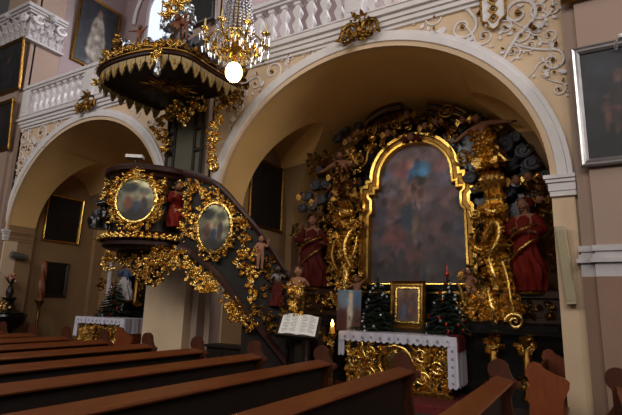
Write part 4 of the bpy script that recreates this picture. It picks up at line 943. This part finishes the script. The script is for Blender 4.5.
i = int(K*.60); b = MB(); b.loft([[V(top[q].x,top[q].y+.02,0),V(top[q].x,top[q].y+.02,max(.05,bot[q].z)),V(top[q].x,top[q].y+.08,max(.05,bot[q].z)),V(top[q].x,top[q].y+.08,0)] for q in range(i,K)]); b.build('stair_base_panel', 'darkwood', pul, False)
def stair_n(px): 
    k = min(range(K), key=lambda q: abs(proj(top[q])-px)); return k
def proj(p):
    q = p-V(0,0,H); c = V(_x.x*q.x+_y.x*q.y+_z.x*q.z, _x.y*q.x+_y.y*q.y+_z.y*q.z, _x.z*q.x+_y.z*q.y+_z.z*q.z); return CX+F*c.x/-c.z
def onstair(px, py, lift=.05):
    k = stair_n(px); q = at(px,py,top[k].y); return V(top[k].x,top[k].y,q.z)+nrm_at(k)*lift, nrm_at(k)
c,n = onstair(219,228); medallion(c, n, .29, .38, 431, .07, (1.2,1.18))
for lst,sd,m in (([(191,186),(197,190),(203,186),(192,198)],1,'gold'),([(190,210),(195,218),(191,228),(194,236)],2,'gold'),([(241,216),(246,226),(248,238)],3,'gold'),([(247,250),(245,262),(249,272)],4,'gold'),([(255,256),(258,270),(256,284),(257,296)],5,'goldb'),([(267,262),(271,275),(268,290)],6,'oldgold'),([(262,310),(270,318),(276,328)],7,'oldgold'),([(279,286),(280,300),(284,312)],8,'oldgold'),([(208,196),(224,196),(216,190)],9,'goldb')):
    for_s = [onstair(x,y,.05) for x,y in lst]
    foliage('gilded_cluster', pul, m, [(c,.075,16) for c,n in for_s], 440+sd, for_s[0][1], .07)
for lst,sd in (([(196,262),(203,268),(201,275),(210,274),(209,283)],1),([(217,279),(222,286),(215,286),(226,288)],2),([(236,301),(240,309),(244,304),(247,316),(241,316)],3),([(252,318),(257,326)],4)):
    for_s = [onstair(x,y,.07) for x,y in lst]
    foliage('gilded_drop', pul, 'goldb' if sd < 3 else 'gold', [(c,.08,17) for c,n in for_s], 460+sd, for_s[0][1], .078)
# carved putto and herm on the stair
c,n = onstair(262,262,.10)
PUT = dict(elL=(.2,-.06,.7),wrL=(.2,-.1,.84),haL=(.2,-.12,.89),elR=(-.19,-.04,.64),wrR=(-.14,-.14,.58),haR=(-.12,-.17,.58))
o,T,P = figure('putto', pul, c-V(0,0,.12), .50, .9, PUT, 1.35, 1.5, seed=471, look=(.6,-1,0))
c = at(297,316,6.36); o,T,P = figure('newel_angel', pul, c-V(0,0,.10), .84, .5, dict(elR=(-.2,-.06,.66),wrR=(-.12,-.16,.66),haR=(-.1,-.18,.67),elL=(.2,-.06,.66),wrL=(.16,-.16,.7),haL=(.15,-.19,.72)), 1.1, 1.3, seed=472, look=(.4,-1,0))
robe(o, T, .0, .66, [(0,.07,0,0),(.3,.12,0,0),(.5,.14,0,0),(.66,.10,0,0)], 'oldgold', 8, 473, 'gilded_sheath', .9, .18)
foliage('gilded_garland', o, 'goldb', [(c+V(dx,-.10,z),.06,7) for dx,z in ((-.07,.42),(.07,.44),(0,.40),(.0,.2),(.03,.05))], 474, (.4,-1,0), .09)
b = MB(); b.lathe([(.13,0),(.14,.08),(.10,.12),(.10,.95),(.14,1.0),(.15,1.08),(.10,1.12),(.08,c.z-.02)], 12, Matrix.Translation((c.x,c.y,0))); b.build('newel_post', 'darkwood', pul)
b = MB(); q = at(277,296,6.16); o,T,P = figure('relief_figure', pul, q-V(0,0,.16), .62, .6, PUT, 1.1, 1.2, seed=475, m='brownmarble', hair=None); robe(o, T, .02, .6, [(.02,.16,0,0),(.4,.13,0,0),(.6,.1,0,0)], 'darkred', 8, 476, 'robe', .8, .2)
# masonry shaft that carries the pulpit
b = MB(); b.box((-7.54,6.62,0),(-6.48,6.98,2.4)); struct('wall_pulpit_pier', b, 'plaster', False)
for x0,x1,y in ((-6.40,-6.26,6.74),(-6.20,-6.09,6.9)):
    b = MB(); b.box((x0,y,0),(x1,7.2,2.3)); struct('trim_8', b, 'pier', False)
# backboard
p0, p1 = -7.38, -6.42
bb = thing('pulpit_backboard', ((p0+p1)/2,6.70,4.05), 'grey-green pulpit backboard panel with gilded edges on the middle pier', 'backboard')
b = MB(); b.box((p0,6.70,4.0),(p1,6.79,6.3)); b.build('panel', 'greenwood', bb, False)
b = MB()
for x in (p0,p0+.2,p1-.2,p1): b.bbox((x-.03,6.66,4.0),(x+.03,6.72,6.3),.01)
for z in (4.55,5.0): b.bbox((p0-.05,6.65,z),(p0+.22,6.72,z+.06),.01); b.bbox((p1-.22,6.65,z),(p1+.05,6.72,z+.06),.01)
b.build('stile', 'darkwood', bb, False)
foliage('gilded_drop', bb, 'goldb', [(at(x,y,6.58),.085,9) for x,y in ((224,96),(221,104),(218,112),(228,100),(232,96),(217,122),(214,132),(214,140))], 501, (.4,-1,0), .12)
foliage('gilded_drop', bb, 'goldb', [(at(x,y,6.58),.06,8) for x,y in ((213,154),(213,162),(214,168),(211,148))], 502, (.4,-1,0), .1)
foliage('gilded_drop', bb, 'gold', [(at(x,y,6.58),.09,9) for x,y in ((163,120),(160,128),(163,136),(166,146),(168,116),(174,112))], 503, (.4,-1,0), .12)
foliage('gilded_swag', bb, 'goldb', [(at(x,y,6.45),.1,9) for x,y in ((172,108),(180,112),(188,114),(196,110),(202,104),(184,120),(180,102),(192,100))], 504, (.4,-1,-.2), .10)
for q,r in (((214,167),.09),((215,139),.08)): b = MB(); b.scroll(frame4(at(*q,6.55), (1,0,0), (0,0,1)), r, 1.5, r*.33); b.build('volute', 'goldb', bb)

# sounding board over the pulpit
CC = V(-6.6,5.9,0)
can = thing('pulpit_canopy', (CC.x,CC.y,5.5), 'dark wooden sounding board with gilded lambrequins hanging over the pulpit', 'canopy')
poly = smooth([V(x,y,0) for x,y in ((-7.62,6.62),(-7.72,6.0),(-7.72,5.5),(-7.58,5.08),(-7.15,4.86),(-6.6,4.82),(-6.1,4.88),(-5.72,5.02),(-5.52,5.30),(-5.52,5.8),(-5.50,6.3),(-5.46,6.62))], 4)
def cring(s, z): return [V(CC.x+(p.x-CC.x)*s, min(6.7,CC.y+(p.y-CC.y)*s), z) for p in poly]
b = MB(); b.loft([cring(s,z) for s,z in ((.90,5.62),(.92,5.56),(.96,5.56),(.97,5.62),(1.0,5.64),(1.015,5.69),(1.0,5.74),(.95,5.76),(.93,5.84),(.82,5.88),(.78,6.02),(.5,6.1))]); b.build('cornice', 'redwood', can)
b = MB(); b.loft([cring(s,z) for s,z in ((.9,5.60),(.9,5.66))]); b.build('soffit_board', 'darkwood', can)
b = MB(); b.tube(cring(1.02,5.70), .022, 6); b.build('gilded_lip', 'oldgold', can)
rays = MB(); sc = V(-6.6,5.9,5.59)
for k in range(20):
    a = 2*PI*k/20; L = .42 if k % 2 else .28; dd = V(math.cos(a),math.sin(a),0); rays.leaf(frame4(sc+dd*.12, dd, (0,0,-1)), L, .05, 0, 1, .3)
rays.ell(sc-V(0,0,.03), (.14,.14,.05), 12, 6); rays.build('gilded_sunburst', 'oldgold', can)
lip = cring(.965,5.62); seg = []; tot = 0
for i in range(len(lip)-1): seg.append((lip[i+1]-lip[i]).length)
tot = sum(seg); NT = 25
def lp(s):
    s *= tot
    for i,L in enumerate(seg):
        if s <= L or i == len(seg)-1: return lip[i].lerp(lip[i+1], s/L)
        s -= L
for k in range(NT):
    a, d = lp((k+.04)/NT), lp((k+.96)/NT); t = (d-a).normalized(); n = V(t.y,-t.x,0)
    w = (d-a).length
    pr = [(0,0),(0,-.10),(.05,-.13),(.12,-.13),(.18,-.16),(.22,-.20),(.32,-.21),(.38,-.25),(.5,-.265),(.62,-.25),(.68,-.21),(.78,-.20),(.82,-.16),(.88,-.13),(.95,-.13),(1,-.10),(1,0)]
    b = MB(); M4 = Matrix(((t.x,0,n.x,a.x),(t.y,0,n.y,a.y),(0,1,0,a.z),(0,0,0,1)))
    b.prism([(x*w,z) for x,z in pr], M4, .02); o = b.build('lambrequin', 'lambre', can, False)
    b = MB(); b.tube([M4 @ V(x*w*.92+w*.04,z*.96,.024) for x,z in pr[1:-1]], .009, 5); b.leaf(frame4(M4 @ V(w*.5,-.06,.022), (0,0,-1), n), .11, .04, .05, 2, .15); b.build('gilded_border', 'oldgold', o)
foliage('gilded_crest', can, 'gold', [(lp((k+.5)/36)*1.0+V(0,0,.21),.05,11) for k in range(2,15)], 520, (-.2,-1,.2), .07)
foliage('gilded_crest', can, 'gold', [(lp((k+.5)/36)*1.0+V(0,0,.21),.05,11) for k in range(15,26)], 521, (.3,-1,.2), .07)
foliage('gilded_crest', can, 'oldgold', [(lp((k+.5)/36)*1.0+V(0,0,.20),.05,11) for k in range(26,35)], 522, (1,-.3,.2), .07)
foliage('gilded_crest', can, 'gold', [(at(x,y,5.1),.06,10) for x,y in ((103,62),(107,55),(113,52),(118,48),(100,72),(98,82))], 523, (0,-1,.1), .08)
c = at(158,62,4.86); b = MB(); b.lathe([(.02,.1),(.05,.07),(.03,.03),(.035,-.04),(.06,-.14),(.065,-.2),(.04,-.24),(.01,-.25)], 10, Matrix.Translation(c)); b.build('hanging_tassel', 'silver', can)
foliage('gilded_bow', can, 'goldb', [(c+V(0,-.02,.12),.08,10)], 524, (0,-1,0), .11)
cloud(can, [(at(x,y,5.3),r) for x,y,r in ((126,45,.10),(133,48,.09),(141,46,.08),(148,44,.11),(153,48,.09),(145,50,.08),(120,49,.07))], 'silvered_cloud', 'silver')
cloud(can, [(at(x,y,5.5),r) for x,y,r in ((168,26,.13),(180,22,.14),(190,20,.12),(172,38,.13),(186,32,.13),(165,44,.12),(176,10,.12),(188,10,.12))], 'silvered_cloud', 'silver')
cloud(can, [(at(x,y,5.6),r) for x,y,r in ((200,42,.12),(208,50,.11),(216,58,.09),(192,46,.12))], 'cloud', 'cloud')
def cput(px,py,Y,h,seed,yaw,m='skin',pose=None):
    o,T,P = figure('putto', can, at(px,py,Y), h, yaw, pose or PUT, 1.3, 1.45, m=m, seed=seed); return o,T
cput(138,48,5.2,.44,531,.5,'terracotta',dict(elL=(.2,-.06,.80),wrL=(.3,-.1,.88),haL=(.34,-.12,.9),elR=(-.24,-.04,.74),wrR=(-.34,-.1,.70),haR=(-.38,-.12,.69),knL=(.1,-.16,.32),anL=(.1,.0,.14)))
o,T = cput(175,48,5.3,.62,532,.3,'terracotta'); robe(o, T, .02, .6, [(.02,.2,0,0),(.4,.15,0,0),(.6,.11,0,0)], 'brownmarble', 8, 533, 'robe', .85, .2)
o,T = cput(184,40,5.4,.5,534,.7,'terracotta')
foliage('gilded_glory', can, 'goldb', [(at(x,y,5.45),.11,10) for x,y in ((172,4),(180,-2),(168,12),(186,4),(178,14),(176,-12))], 535, (.3,-1,0), .14)
for px,py in ((116,50),(242,80),(212,66)):
    c = at(px,py,4.95 if px < 150 else 5.9); b = MB(); b.lathe([(.02,-.03),(.09,0),(.05,.05),(.08,.1),(.10,.17),(.06,.24),(.07,.28),(.01,.36)], 12, Matrix.Translation(c)); b.build('flaming_urn', 'oldgold', can)
a = at(160,30,5.9); b = MB(); b.tube([a, V(a.x,a.y,13.8)], .012, 6); b.build('suspension_rod', 'goldb', can)
foliage('gilded_corner', can, 'oldgold', [(at(x,y,6.5),.1,8) for x,y in ((225,92),(236,98),(242,92),(230,104))], 536, (.5,-1,0), .12)

# ------------------------------------------------------------------ chandelier
HC = V(-3.93,4.6,0); hz = at(232,45,4.6).z
ch = thing('crystal_chandelier', (HC.x,HC.y,hz), 'gilded crystal chandelier with a glowing globe hanging in front of the pulpit canopy', 'chandelier')
T0 = Matrix.Translation((HC.x,HC.y,hz))
b = MB(); b.lathe([(.012,9),(.012,1.3),(.03,1.25),(.05,1.1),(.03,.95),(.06,.8),(.04,.6),(.07,.45),(.05,.3),(.09,.2),(.11,.1),(.07,.0),(.10,-.08),(.04,-.14),(.02,-.2)], 14, T0); b.build('stem', 'golds', ch)
b = MB(); b.tube([T0 @ V(.24*math.cos(2*PI*k/30),.24*math.sin(2*PI*k/30),.02) for k in range(31)], .022, 6); b.build('lower_hoop', 'goldb', ch)
b = MB(); b.tube([T0 @ V(.36*math.cos(2*PI*k/30),.36*math.sin(2*PI*k/30),.012) for k in range(31)], .012, 6); b.build('outer_hoop', 'goldb', ch)
b = MB(); b.tube([T0 @ V(.12*math.cos(2*PI*k/24),.12*math.sin(2*PI*k/24),.95) for k in range(25)], .018, 6); b.build('upper_hoop', 'goldb', ch)
for k in range(26):
    a = 2*PI*k/26; b = MB()
    for i in range(18):
        t = i/17; r = .13+.14*t**1.6+.02*math.sin(PI*t); b.ell(T0 @ V(r*math.cos(a),r*math.sin(a),.95-.92*t), (.018,.018,.026), 6, 5)
    b.build('bead_string', 'beads' if k % 3 else 'crystal', ch)
for k in range(12):
    a = 2*PI*k/12+.2; b = MB()
    for i in range(11):
        t = i/10; r = .13*(1-t)+.03; b.ell(T0 @ V(r*math.cos(a),r*math.sin(a),.95+.6*t), (.017,.017,.026), 6, 5)
    b.build('bead_string', 'beads' if k % 3 else 'crystal', ch)
for k in range(8):
    a = 2*PI*k/8+.25; d = V(math.cos(a),math.sin(a),0); L = .44
    pts = smooth([T0 @ (d*.10+V(0,0,.02)), T0 @ (d*.24+V(0,0,-.10)), T0 @ (d*.37+V(0,0,-.06)), T0 @ (d*L+V(0,0,.06))], 5)
    b = MB(); b.tube(pts, .016, 7); e = b.build('arm', 'goldb', ch)
    b = MB(); b.lathe([(.012,0),(.06,.02),(.065,.035),(.02,.03),(.022,.06)], 12, T0 @ Matrix.Translation(d*L+V(0,0,.06))); b.build('drip_pan', 'goldb', e)
    b = MB(); b.lathe([(.014,0),(.014,.06),(.010,.07),(.013,.09),(.008,.115),(.001,.13)], 8, T0 @ Matrix.Translation(d*L+V(0,0,.12))); b.build('candle_tube', 'candlelamp', e)
    for j in range(5):
        aa = 2*PI*j/5; c = T0 @ (d*L+V(.055*math.cos(aa),.055*math.sin(aa),.055)); p_ = MB()
        ln = .05+.03*(j % 2); p_.lathe([(.003,0),(.008,-.01),(.003,-.02),(.016,-.035),(.018,-.05),(.004,-.05-ln)], 6, Matrix.Translation(c)); p_.build('crystal_pendant', 'crystal', ch, False)
    foliage('gilded_leaf', e, 'goldb', [(T0 @ (d*.26+V(0,0,-.05)),.06,5)], 600+k, d, .08)
for k in range(56):
    a = 2*PI*k/28; q_ = (.25,0) if k < 28 else (.36,.0); c = T0 @ V(q_[0]*math.cos(a),q_[0]*math.sin(a),q_[1]-.03*(k%3)); p_ = MB()
    p_.lathe([(.003,0),(.010,-.012),(.003,-.024),(.018,-.045),(.02,-.065),(.004,-.13)], 6, Matrix.Translation(c)); p_.build('crystal_pendant', 'crystal', ch, False)
bc = at(235,72,4.6); b = MB(); b.ell(V(HC.x,HC.y,bc.z), (.115,.115,.14), 16, 12); b.build('lamp_globe', 'bulb', ch)
b = MB(); b.lathe([(.05,.10),(.06,.13),(.03,.18),(.02,.30)], 12, Matrix.Translation((HC.x,HC.y,bc.z))); b.build('globe_holder', 'golds', ch)

# ------------------------------------------------------------------ pews
def make_pew(x, y0, y1):
    e = thing('church_pew', (x,y1,0), '', 'pew')
    b = MB(); L = y0
    b.box((x-.015,y0,.12),(x+.015,y1-.03,.945)); b.build('backrest', 'pewback', e, False)
    b = MB(); b.loft([[(x-.03,y,.975),(x+.12,y,.94),(x+.13,y,.925),(x+.12,y,.91),(x-.03,y,.94)] for y in (y0,y1-.02)]); b.build('book_ledge', 'pew', e, False)
    b = MB(); b.box((x-.42,y0,.43),(x-.015,y1-.03,.46)); b.build('seat', 'pew', e, False)
    b = MB(); b.box((x+.02,y0,.14),(x+.11,y1-.05,.17)); b.build('kneeler', 'pewback', e, False)
    pr = [(.12,.0),(.12,.50),(.10,.66),(.09,.78),(.13,.86),(.17,.88),(.187,.905),(.175,.932),(.14,.94),(.115,.965),(.10,1.0),(.085,1.04)]
    pr += [(-.01+.10*math.cos(math.radians(a)), 1.03+.10*math.sin(math.radians(a))) for a in range(25,236,15)]
    pr += [(-.06,.92),(-.06,.80),(-.12,.72),(-.25,.68),(-.40,.66),(-.47,.62),(-.49,.56),(-.46,.50),(-.45,.3),(-.45,.0)]
    b = MB(); M4 = Matrix(((1,0,0,x),(0,0,-1,y1+.03),(0,1,0,0),(0,0,0,1))); b.prism(pr, M4, .055)
    b.build('end_panel', 'pewend', e, False)
    return e
pxs = [(7.7,326),(37,328.6),(71,330),(109.5,335),(152.6,337.6),(201.5,342.8),(259.5,349),(323,355.7),(408,359.5),(500.7,367),(616,375)]
pw_x = [.19-.985*k for k in range(11)]
names = ['wooden pew at the right edge, only its rounded end against the pier','wooden pew second from the right, in front of the retable columns','wooden pew third from the right, its rounded end over the gilded altar front','wooden pew fourth from the right, ending beside the altar cloth and lectern','wooden pew fifth from the right, ending under the pulpit stairs','wooden pew sixth from the right, its end against the pulpit pier','wooden pew seventh from the right, ending at the left edge of the pulpit pier','wooden pew eighth from the right, its end before the far left altar','wooden pew ninth from the right, ending just left of the far altar','wooden pew tenth from the right, ending below the tall twisted candlestick','farthest wooden pew, its end near the font at the left edge']
proto = make_pew(0, .9-.0, 5.15)
for k,x in enumerate(pw_x):
    o = proto if k == 0 else copy_tree(proto, (0,0,0))
    o.location = (x,5.15,0)
    tag(o, names[k], 'pew', 'pews in the nave')
# benches standing crosswise in the arches
def bench(x, y0, y1, h, label, w=.50):
    e = thing('side_bench', (x,y0,0), label, 'bench')
    pr = [(-.26,0),(-.24,.35),(-.22,.55),(-.26,.62),(-.25,.70),(-.20,.74),(-.22,.80),(-.25,.87),(-.22,.95),(-.15,.985),(-.08,.97),(-.03,.92),(.08,.87),(.20,.84),(.25,.80),(.24,.74),(.17,.62),(.14,.45),(.17,.2),(.2,0)]
    for y in (y0,y1):
        b = MB(); M4 = Matrix(((w/.5,0,0,x),(0,0,1,y-.025),(0,h/.985,0,0),(0,0,0,1))); b.prism(pr, M4, .05); b.build('end_panel', 'benchend', e, False)
    b = MB(); b.box((x-.2*w/.5,y0,.25),(x-.16*w/.5,y1,h*.86)); b.build('backrest', 'pew', e, False)
    b = MB(); b.box((x-.2,y0,.42),(x+.16,y1,.46)); b.build('seat', 'pew', e, False)
    return e
bench(-.45, 6.12, 8.35, 1.04, 'orange-brown bench with scrolled ends standing beside the right pier', .44)
bench(-8.02, 6.62, 8.1, 1.06, 'orange-brown bench with a scrolled end beside the far left altar')

# ------------------------------------------------------------------ lectern and book
p = at(300,336,6.22)
e = thing('lectern', (p.x,6.22,0), 'dark wooden lectern in front of the pulpit stairs', 'lectern')
b = MB(); b.bbox((p.x-.2,6.04,0),(p.x+.2,6.4,.06),.02); b.build('foot', 'darkwood', e, False)
b = MB(); b.bbox((p.x-.06,6.16,.06),(p.x+.06,6.28,p.z-.05),.01); b.build('post', 'darkwood', e, False)
bz = at(301,326,6.1).z; M4 = frame4((p.x,6.18,bz), (.93,.36,-.06), (.32,-.62,.72))
b = MB(); b.box((-.31,-.22,-.03),(.31,.22,0), M4); b.box((-.31,-.24,-.03),(.31,-.21,.035), M4); b.build('desk', 'darkwood', e, False)
bk = thing('open_book', (p.x,6.2,bz), 'open white book lying on the lectern', 'book')
for sg in (-1,1):
    b = MB(); rings = []
    for i in range(9):
        t = i/8; x = sg*t*.27; z = .012+.035*math.sin(PI*min(1,t*1.1+.08))*.8+.006
        rings.append([M4 @ V(x,-.2,z), M4 @ V(x,.19,z), M4 @ V(x,.19,.002), M4 @ V(x,-.2,.002)])
    b.loft(rings); pg = b.build('page_block', 'paper', bk)
    t = MB(); r = random.Random(5+sg)
    for c in range(2):
        for j in range(11):
            x0 = sg*(.035+c*.11); x1 = x0+sg*.09*(1 if j % 4 else .6)
            zz = lambda x: .012+.035*math.sin(PI*min(1,abs(x)/.27*1.1+.08))*.8+.0072
            z = .16-j*.03; a,d = sorted((x0,x1))
            t.loft([[M4 @ V(x,z-.004,zz(x)), M4 @ V(x,z+.004,zz(x)), M4 @ V(x,z+.004,zz(x)-.001), M4 @ V(x,z-.004,zz(x)-.001)] for x in (a,(a+d)/2,d)])
    t.build('text_lines', 'ink', pg, False)
# low dark cupboard below the stairs
e = thing('low_cupboard', (-5.3,6.55,0), 'low dark panelled cupboard beside the pulpit pier', 'cupboard')
b = MB(); b.box((-5.68,6.4,0),(-4.95,6.72,.86)); b.build('carcass', 'darkwood', e, False)
b = MB(); b.bbox((-5.72,6.36,.86),(-4.91,6.74,.90),.01); b.build('top', 'darkwood', e, False)
for x in (-5.66,-5.3):
    b = MB(); b.bbox((x,6.385,.06),(x+.33,6.40,.82),.004); b.bbox((x+.05,6.375,.12),(x+.28,6.385,.76),.004); d_ = b.build('door', 'darkwood', e, False)
    b = MB(); b.ell((x+(.29 if x < -5.5 else .04),6.37,.45), .016, 8, 6); b.build('knob', 'golds', d_)

# ------------------------------------------------------------------ far left corner
p = at(5,332,7.15); fx, fy = p.x, 7.12
e = thing('baptismal_font', (fx,fy,0), 'black marble font with a gilded lid at the left edge', 'font')
b = MB(); b.lathe([(.26,0),(.28,.05),(.16,.14),(.12,.4),(.14,.62),(.3,.78),(.44,.93),(.47,1.08),(.49,1.10),(.48,1.15)], 24, Matrix.Translation((fx,fy,0))); b.build('bowl', 'marble', e)
b = MB(); b.lathe([(.38,1.15),(.40,1.18),(.32,1.22),(.18,1.30),(.13,1.46),(.17,1.54),(.18,1.58)], 24, Matrix.Translation((fx,fy,0))); b.build('lid', 'marble', e)
foliage('gilded_foliage', e, 'gold', [((fx+.14*dx,fy-.16,1.36),.13,16) for dx in (-1,0,1)], 701, (.6,-1,0), .1)
e = thing('flower_vase', (fx,fy,1.58), 'dark vase of pale flowers on the gilded font lid', 'vase')
b = MB(); b.lathe([(.06,1.3),(.09,1.38),(.10,1.46),(.06,1.56),(.07,1.6)], 14, Matrix.Translation((fx,fy,.28))); b.build('vase_body', 'darkframe', e)
b = MB(); r = random.Random(3)
for k in range(26):
    a, q, z = r.uniform(0,6.28), r.uniform(.02,.16), r.uniform(1.92,2.2); b.ell((fx+q*math.cos(a),fy+q*math.sin(a)*.8,z), r.uniform(.022,.04), 7, 5)
b.build('blossoms', 'flower', e)
b = MB()
for k in range(20):
    a = r.uniform(0,6.28); b.leaf(frame4((fx,fy,1.86), (math.cos(a)*.5,math.sin(a)*.5,1), (math.cos(a),math.sin(a),-.3)), r.uniform(.2,.36), .06, .2, 1, .1)
b.build('leaves', 'fir', e)
p = at(40,300,7.95); e = thing('twisted_candlestick', (p.x,7.95,0), 'tall carved reddish twisted candlestick in front of the small plaque', 'candlestick')
z0 = at(39,300,7.95).z; z1 = at(41,261,7.95).z
b = MB(); b.lathe([(.2,0),(.21,.05),(.1,.12),(.05,.25),(.06,.5),(.035,.7),(.05,z0-.3),(.04,z0-.2),(.11,z0-.06),(.13,z0-.02),(.13,z0)], 14, Matrix.Translation((p.x,7.95,0))); b.build('stand', 'oldgold', e)
b = MB(); rings = []
for i in range(31):
    t = i/30; rings.append([(p.x+(.085*(1-.25*t)+.02*math.cos(3*(2*PI*j/18)+t*14))*math.cos(2*PI*j/18), 7.95+(.085*(1-.25*t)+.02*math.cos(3*(2*PI*j/18)+t*14))*math.sin(2*PI*j/18), z0+(z1-z0)*t) for j in range(18)])
b.loft(rings); b.build('twisted_shaft', 'terracotta', e)
q = at(18,255,7.2); q.x = -13.58
e = thing('wall_spotlight', q, 'grey cylindrical spotlight on the jamb of the far left arch', 'spotlight')
b = MB(); b.tube([q+V(.0,.14,0), q+V(.12,.14,0)], .03, 8); b.build('bracket', 'grey', e)
b = MB(); b.tube([q+V(.14,-.1,.02), q+V(.15,.12,-.01), q+V(.16,.34,-.04)], [.085,.09,.06], 14); b.build('lamp_body', 'grey', e)
# column loudspeaker on the right pier
a, d = at(565,226,6.86), at(574,304,6.86)
e = thing('column_loudspeaker', (a.x,6.9,d.z), 'narrow cream column loudspeaker on the jamb of the right pier', 'loudspeaker')
M4 = frame4((d.x-.03,6.88,d.z), (1,0,.06), (-.085,-.02,1)); hh = a.z-d.z
b = MB(); b.bbox((-.065,-.06,0),(.065,.055,hh),.012,M4); b.build('cabinet', 'cream', e, False)
b = MB(); b.bbox((-.05,-.068,.04),(.05,-.058,hh-.05),.004,M4); b.build('grille', 'mesh', e, False)
b = MB(); b.box((-.02,.05,.3),(.02,.10,.36),M4); b.box((-.02,.05,hh-.36),(.02,.10,hh-.3),M4); b.build('bracket', 'grey', e, False)
# reading lamp on the pulpit rail
c = at(135,157,5.45); e = thing('pulpit_lamp', (c.x,c.y,3.84), 'flat white reading lamp standing on the pulpit handrail', 'lamp')
b = MB(); b.bbox((-.15,-.08,-.03),(.15,.08,.03),.012,Matrix.Translation(c) @ Matrix.Rotation(math.radians(35),4,'Z')); b.build('lamp_head', 'white', e, False)
b = MB(); b.tube([c-V(0,0,.02), V(c.x-.02,c.y+.05,3.83)], .018, 8); b.build('post', 'darkframe', e)
# bracket lamp above the large right painting
c = at(616,43,6.55); e = thing('picture_bracket', c, 'small white bracket on top of the silver picture frame', 'bracket')
b = MB(); b.tube([c+V(0,.12,-.03), c, c+V(.05,-.08,.03)], .016, 7); b.build('arm', 'white', e)
b = MB(); b.lathe([(.03,-.02),(.04,0),(.03,.03)], 10, Matrix.Translation(c+V(.05,-.08,.03))); b.build('cap', 'white', e)

# ------------------------------------------------------------------ light
w = bpy.data.worlds.new('World'); bpy.context.scene.world = w; w.use_nodes = True
bg = w.node_tree.nodes['Background']; bg.inputs['Color'].default_value = (.86,.80,.76,1); bg.inputs['Strength'].default_value = .05
def area(name, loc, look, sx, sy, e, col):
    l = bpy.data.lights.new(name, 'AREA'); l.shape = 'RECTANGLE'; l.size = sx; l.size_y = sy; l.energy = e; l.color = col
    o = bpy.data.objects.new(name, l); C.objects.link(o); o.location = loc
    o.rotation_euler = (Vector(look)-Vector(loc)).to_track_quat('-Z','Y').to_euler(); return o
DAY = (.93,.95,1.)
# area lights for unseen far-side nave windows, more added for highlights on gilding
for x in (-14,-10,-6,-2,2,6): area('nave_window_fill', (x,-6.5,9.6), (x-1.5,7,4.0), 1.6, 4.5, 225, (1,.96,.9))
area('choir_daylight', (9,3.0,8.5), (-3,7,4), 3, 5, 520, (1,.96,.92))
# gallery windows
for x in (-3.2,-10.6): area('gallery_daylight', (x+.6,9.9,9.4), (x-.4,6.2,6.6), 1.6, 2.6, 320, DAY)
def point(name, loc, e, col, r):
    l = bpy.data.lights.new(name,'POINT'); l.energy = e; l.color = col; l.shadow_soft_size = r
    o = bpy.data.objects.new(name,l); C.objects.link(o); o.location = loc
point('chandelier_light', (HC.x,HC.y,bc.z-.15), 34, (1,.78,.42), .08)
point('candle_light', CANDLE+V(0,-.03,.02), 1.2, (1,.66,.3), .02)
vs = bpy.context.scene.view_settings
bpy.context.scene.display_settings.display_device = 'sRGB'
vs.view_transform = 'Standard'; vs.look = 'None'; vs.exposure = 0.; vs.gamma = 1.; vs.use_curve_mapping = False
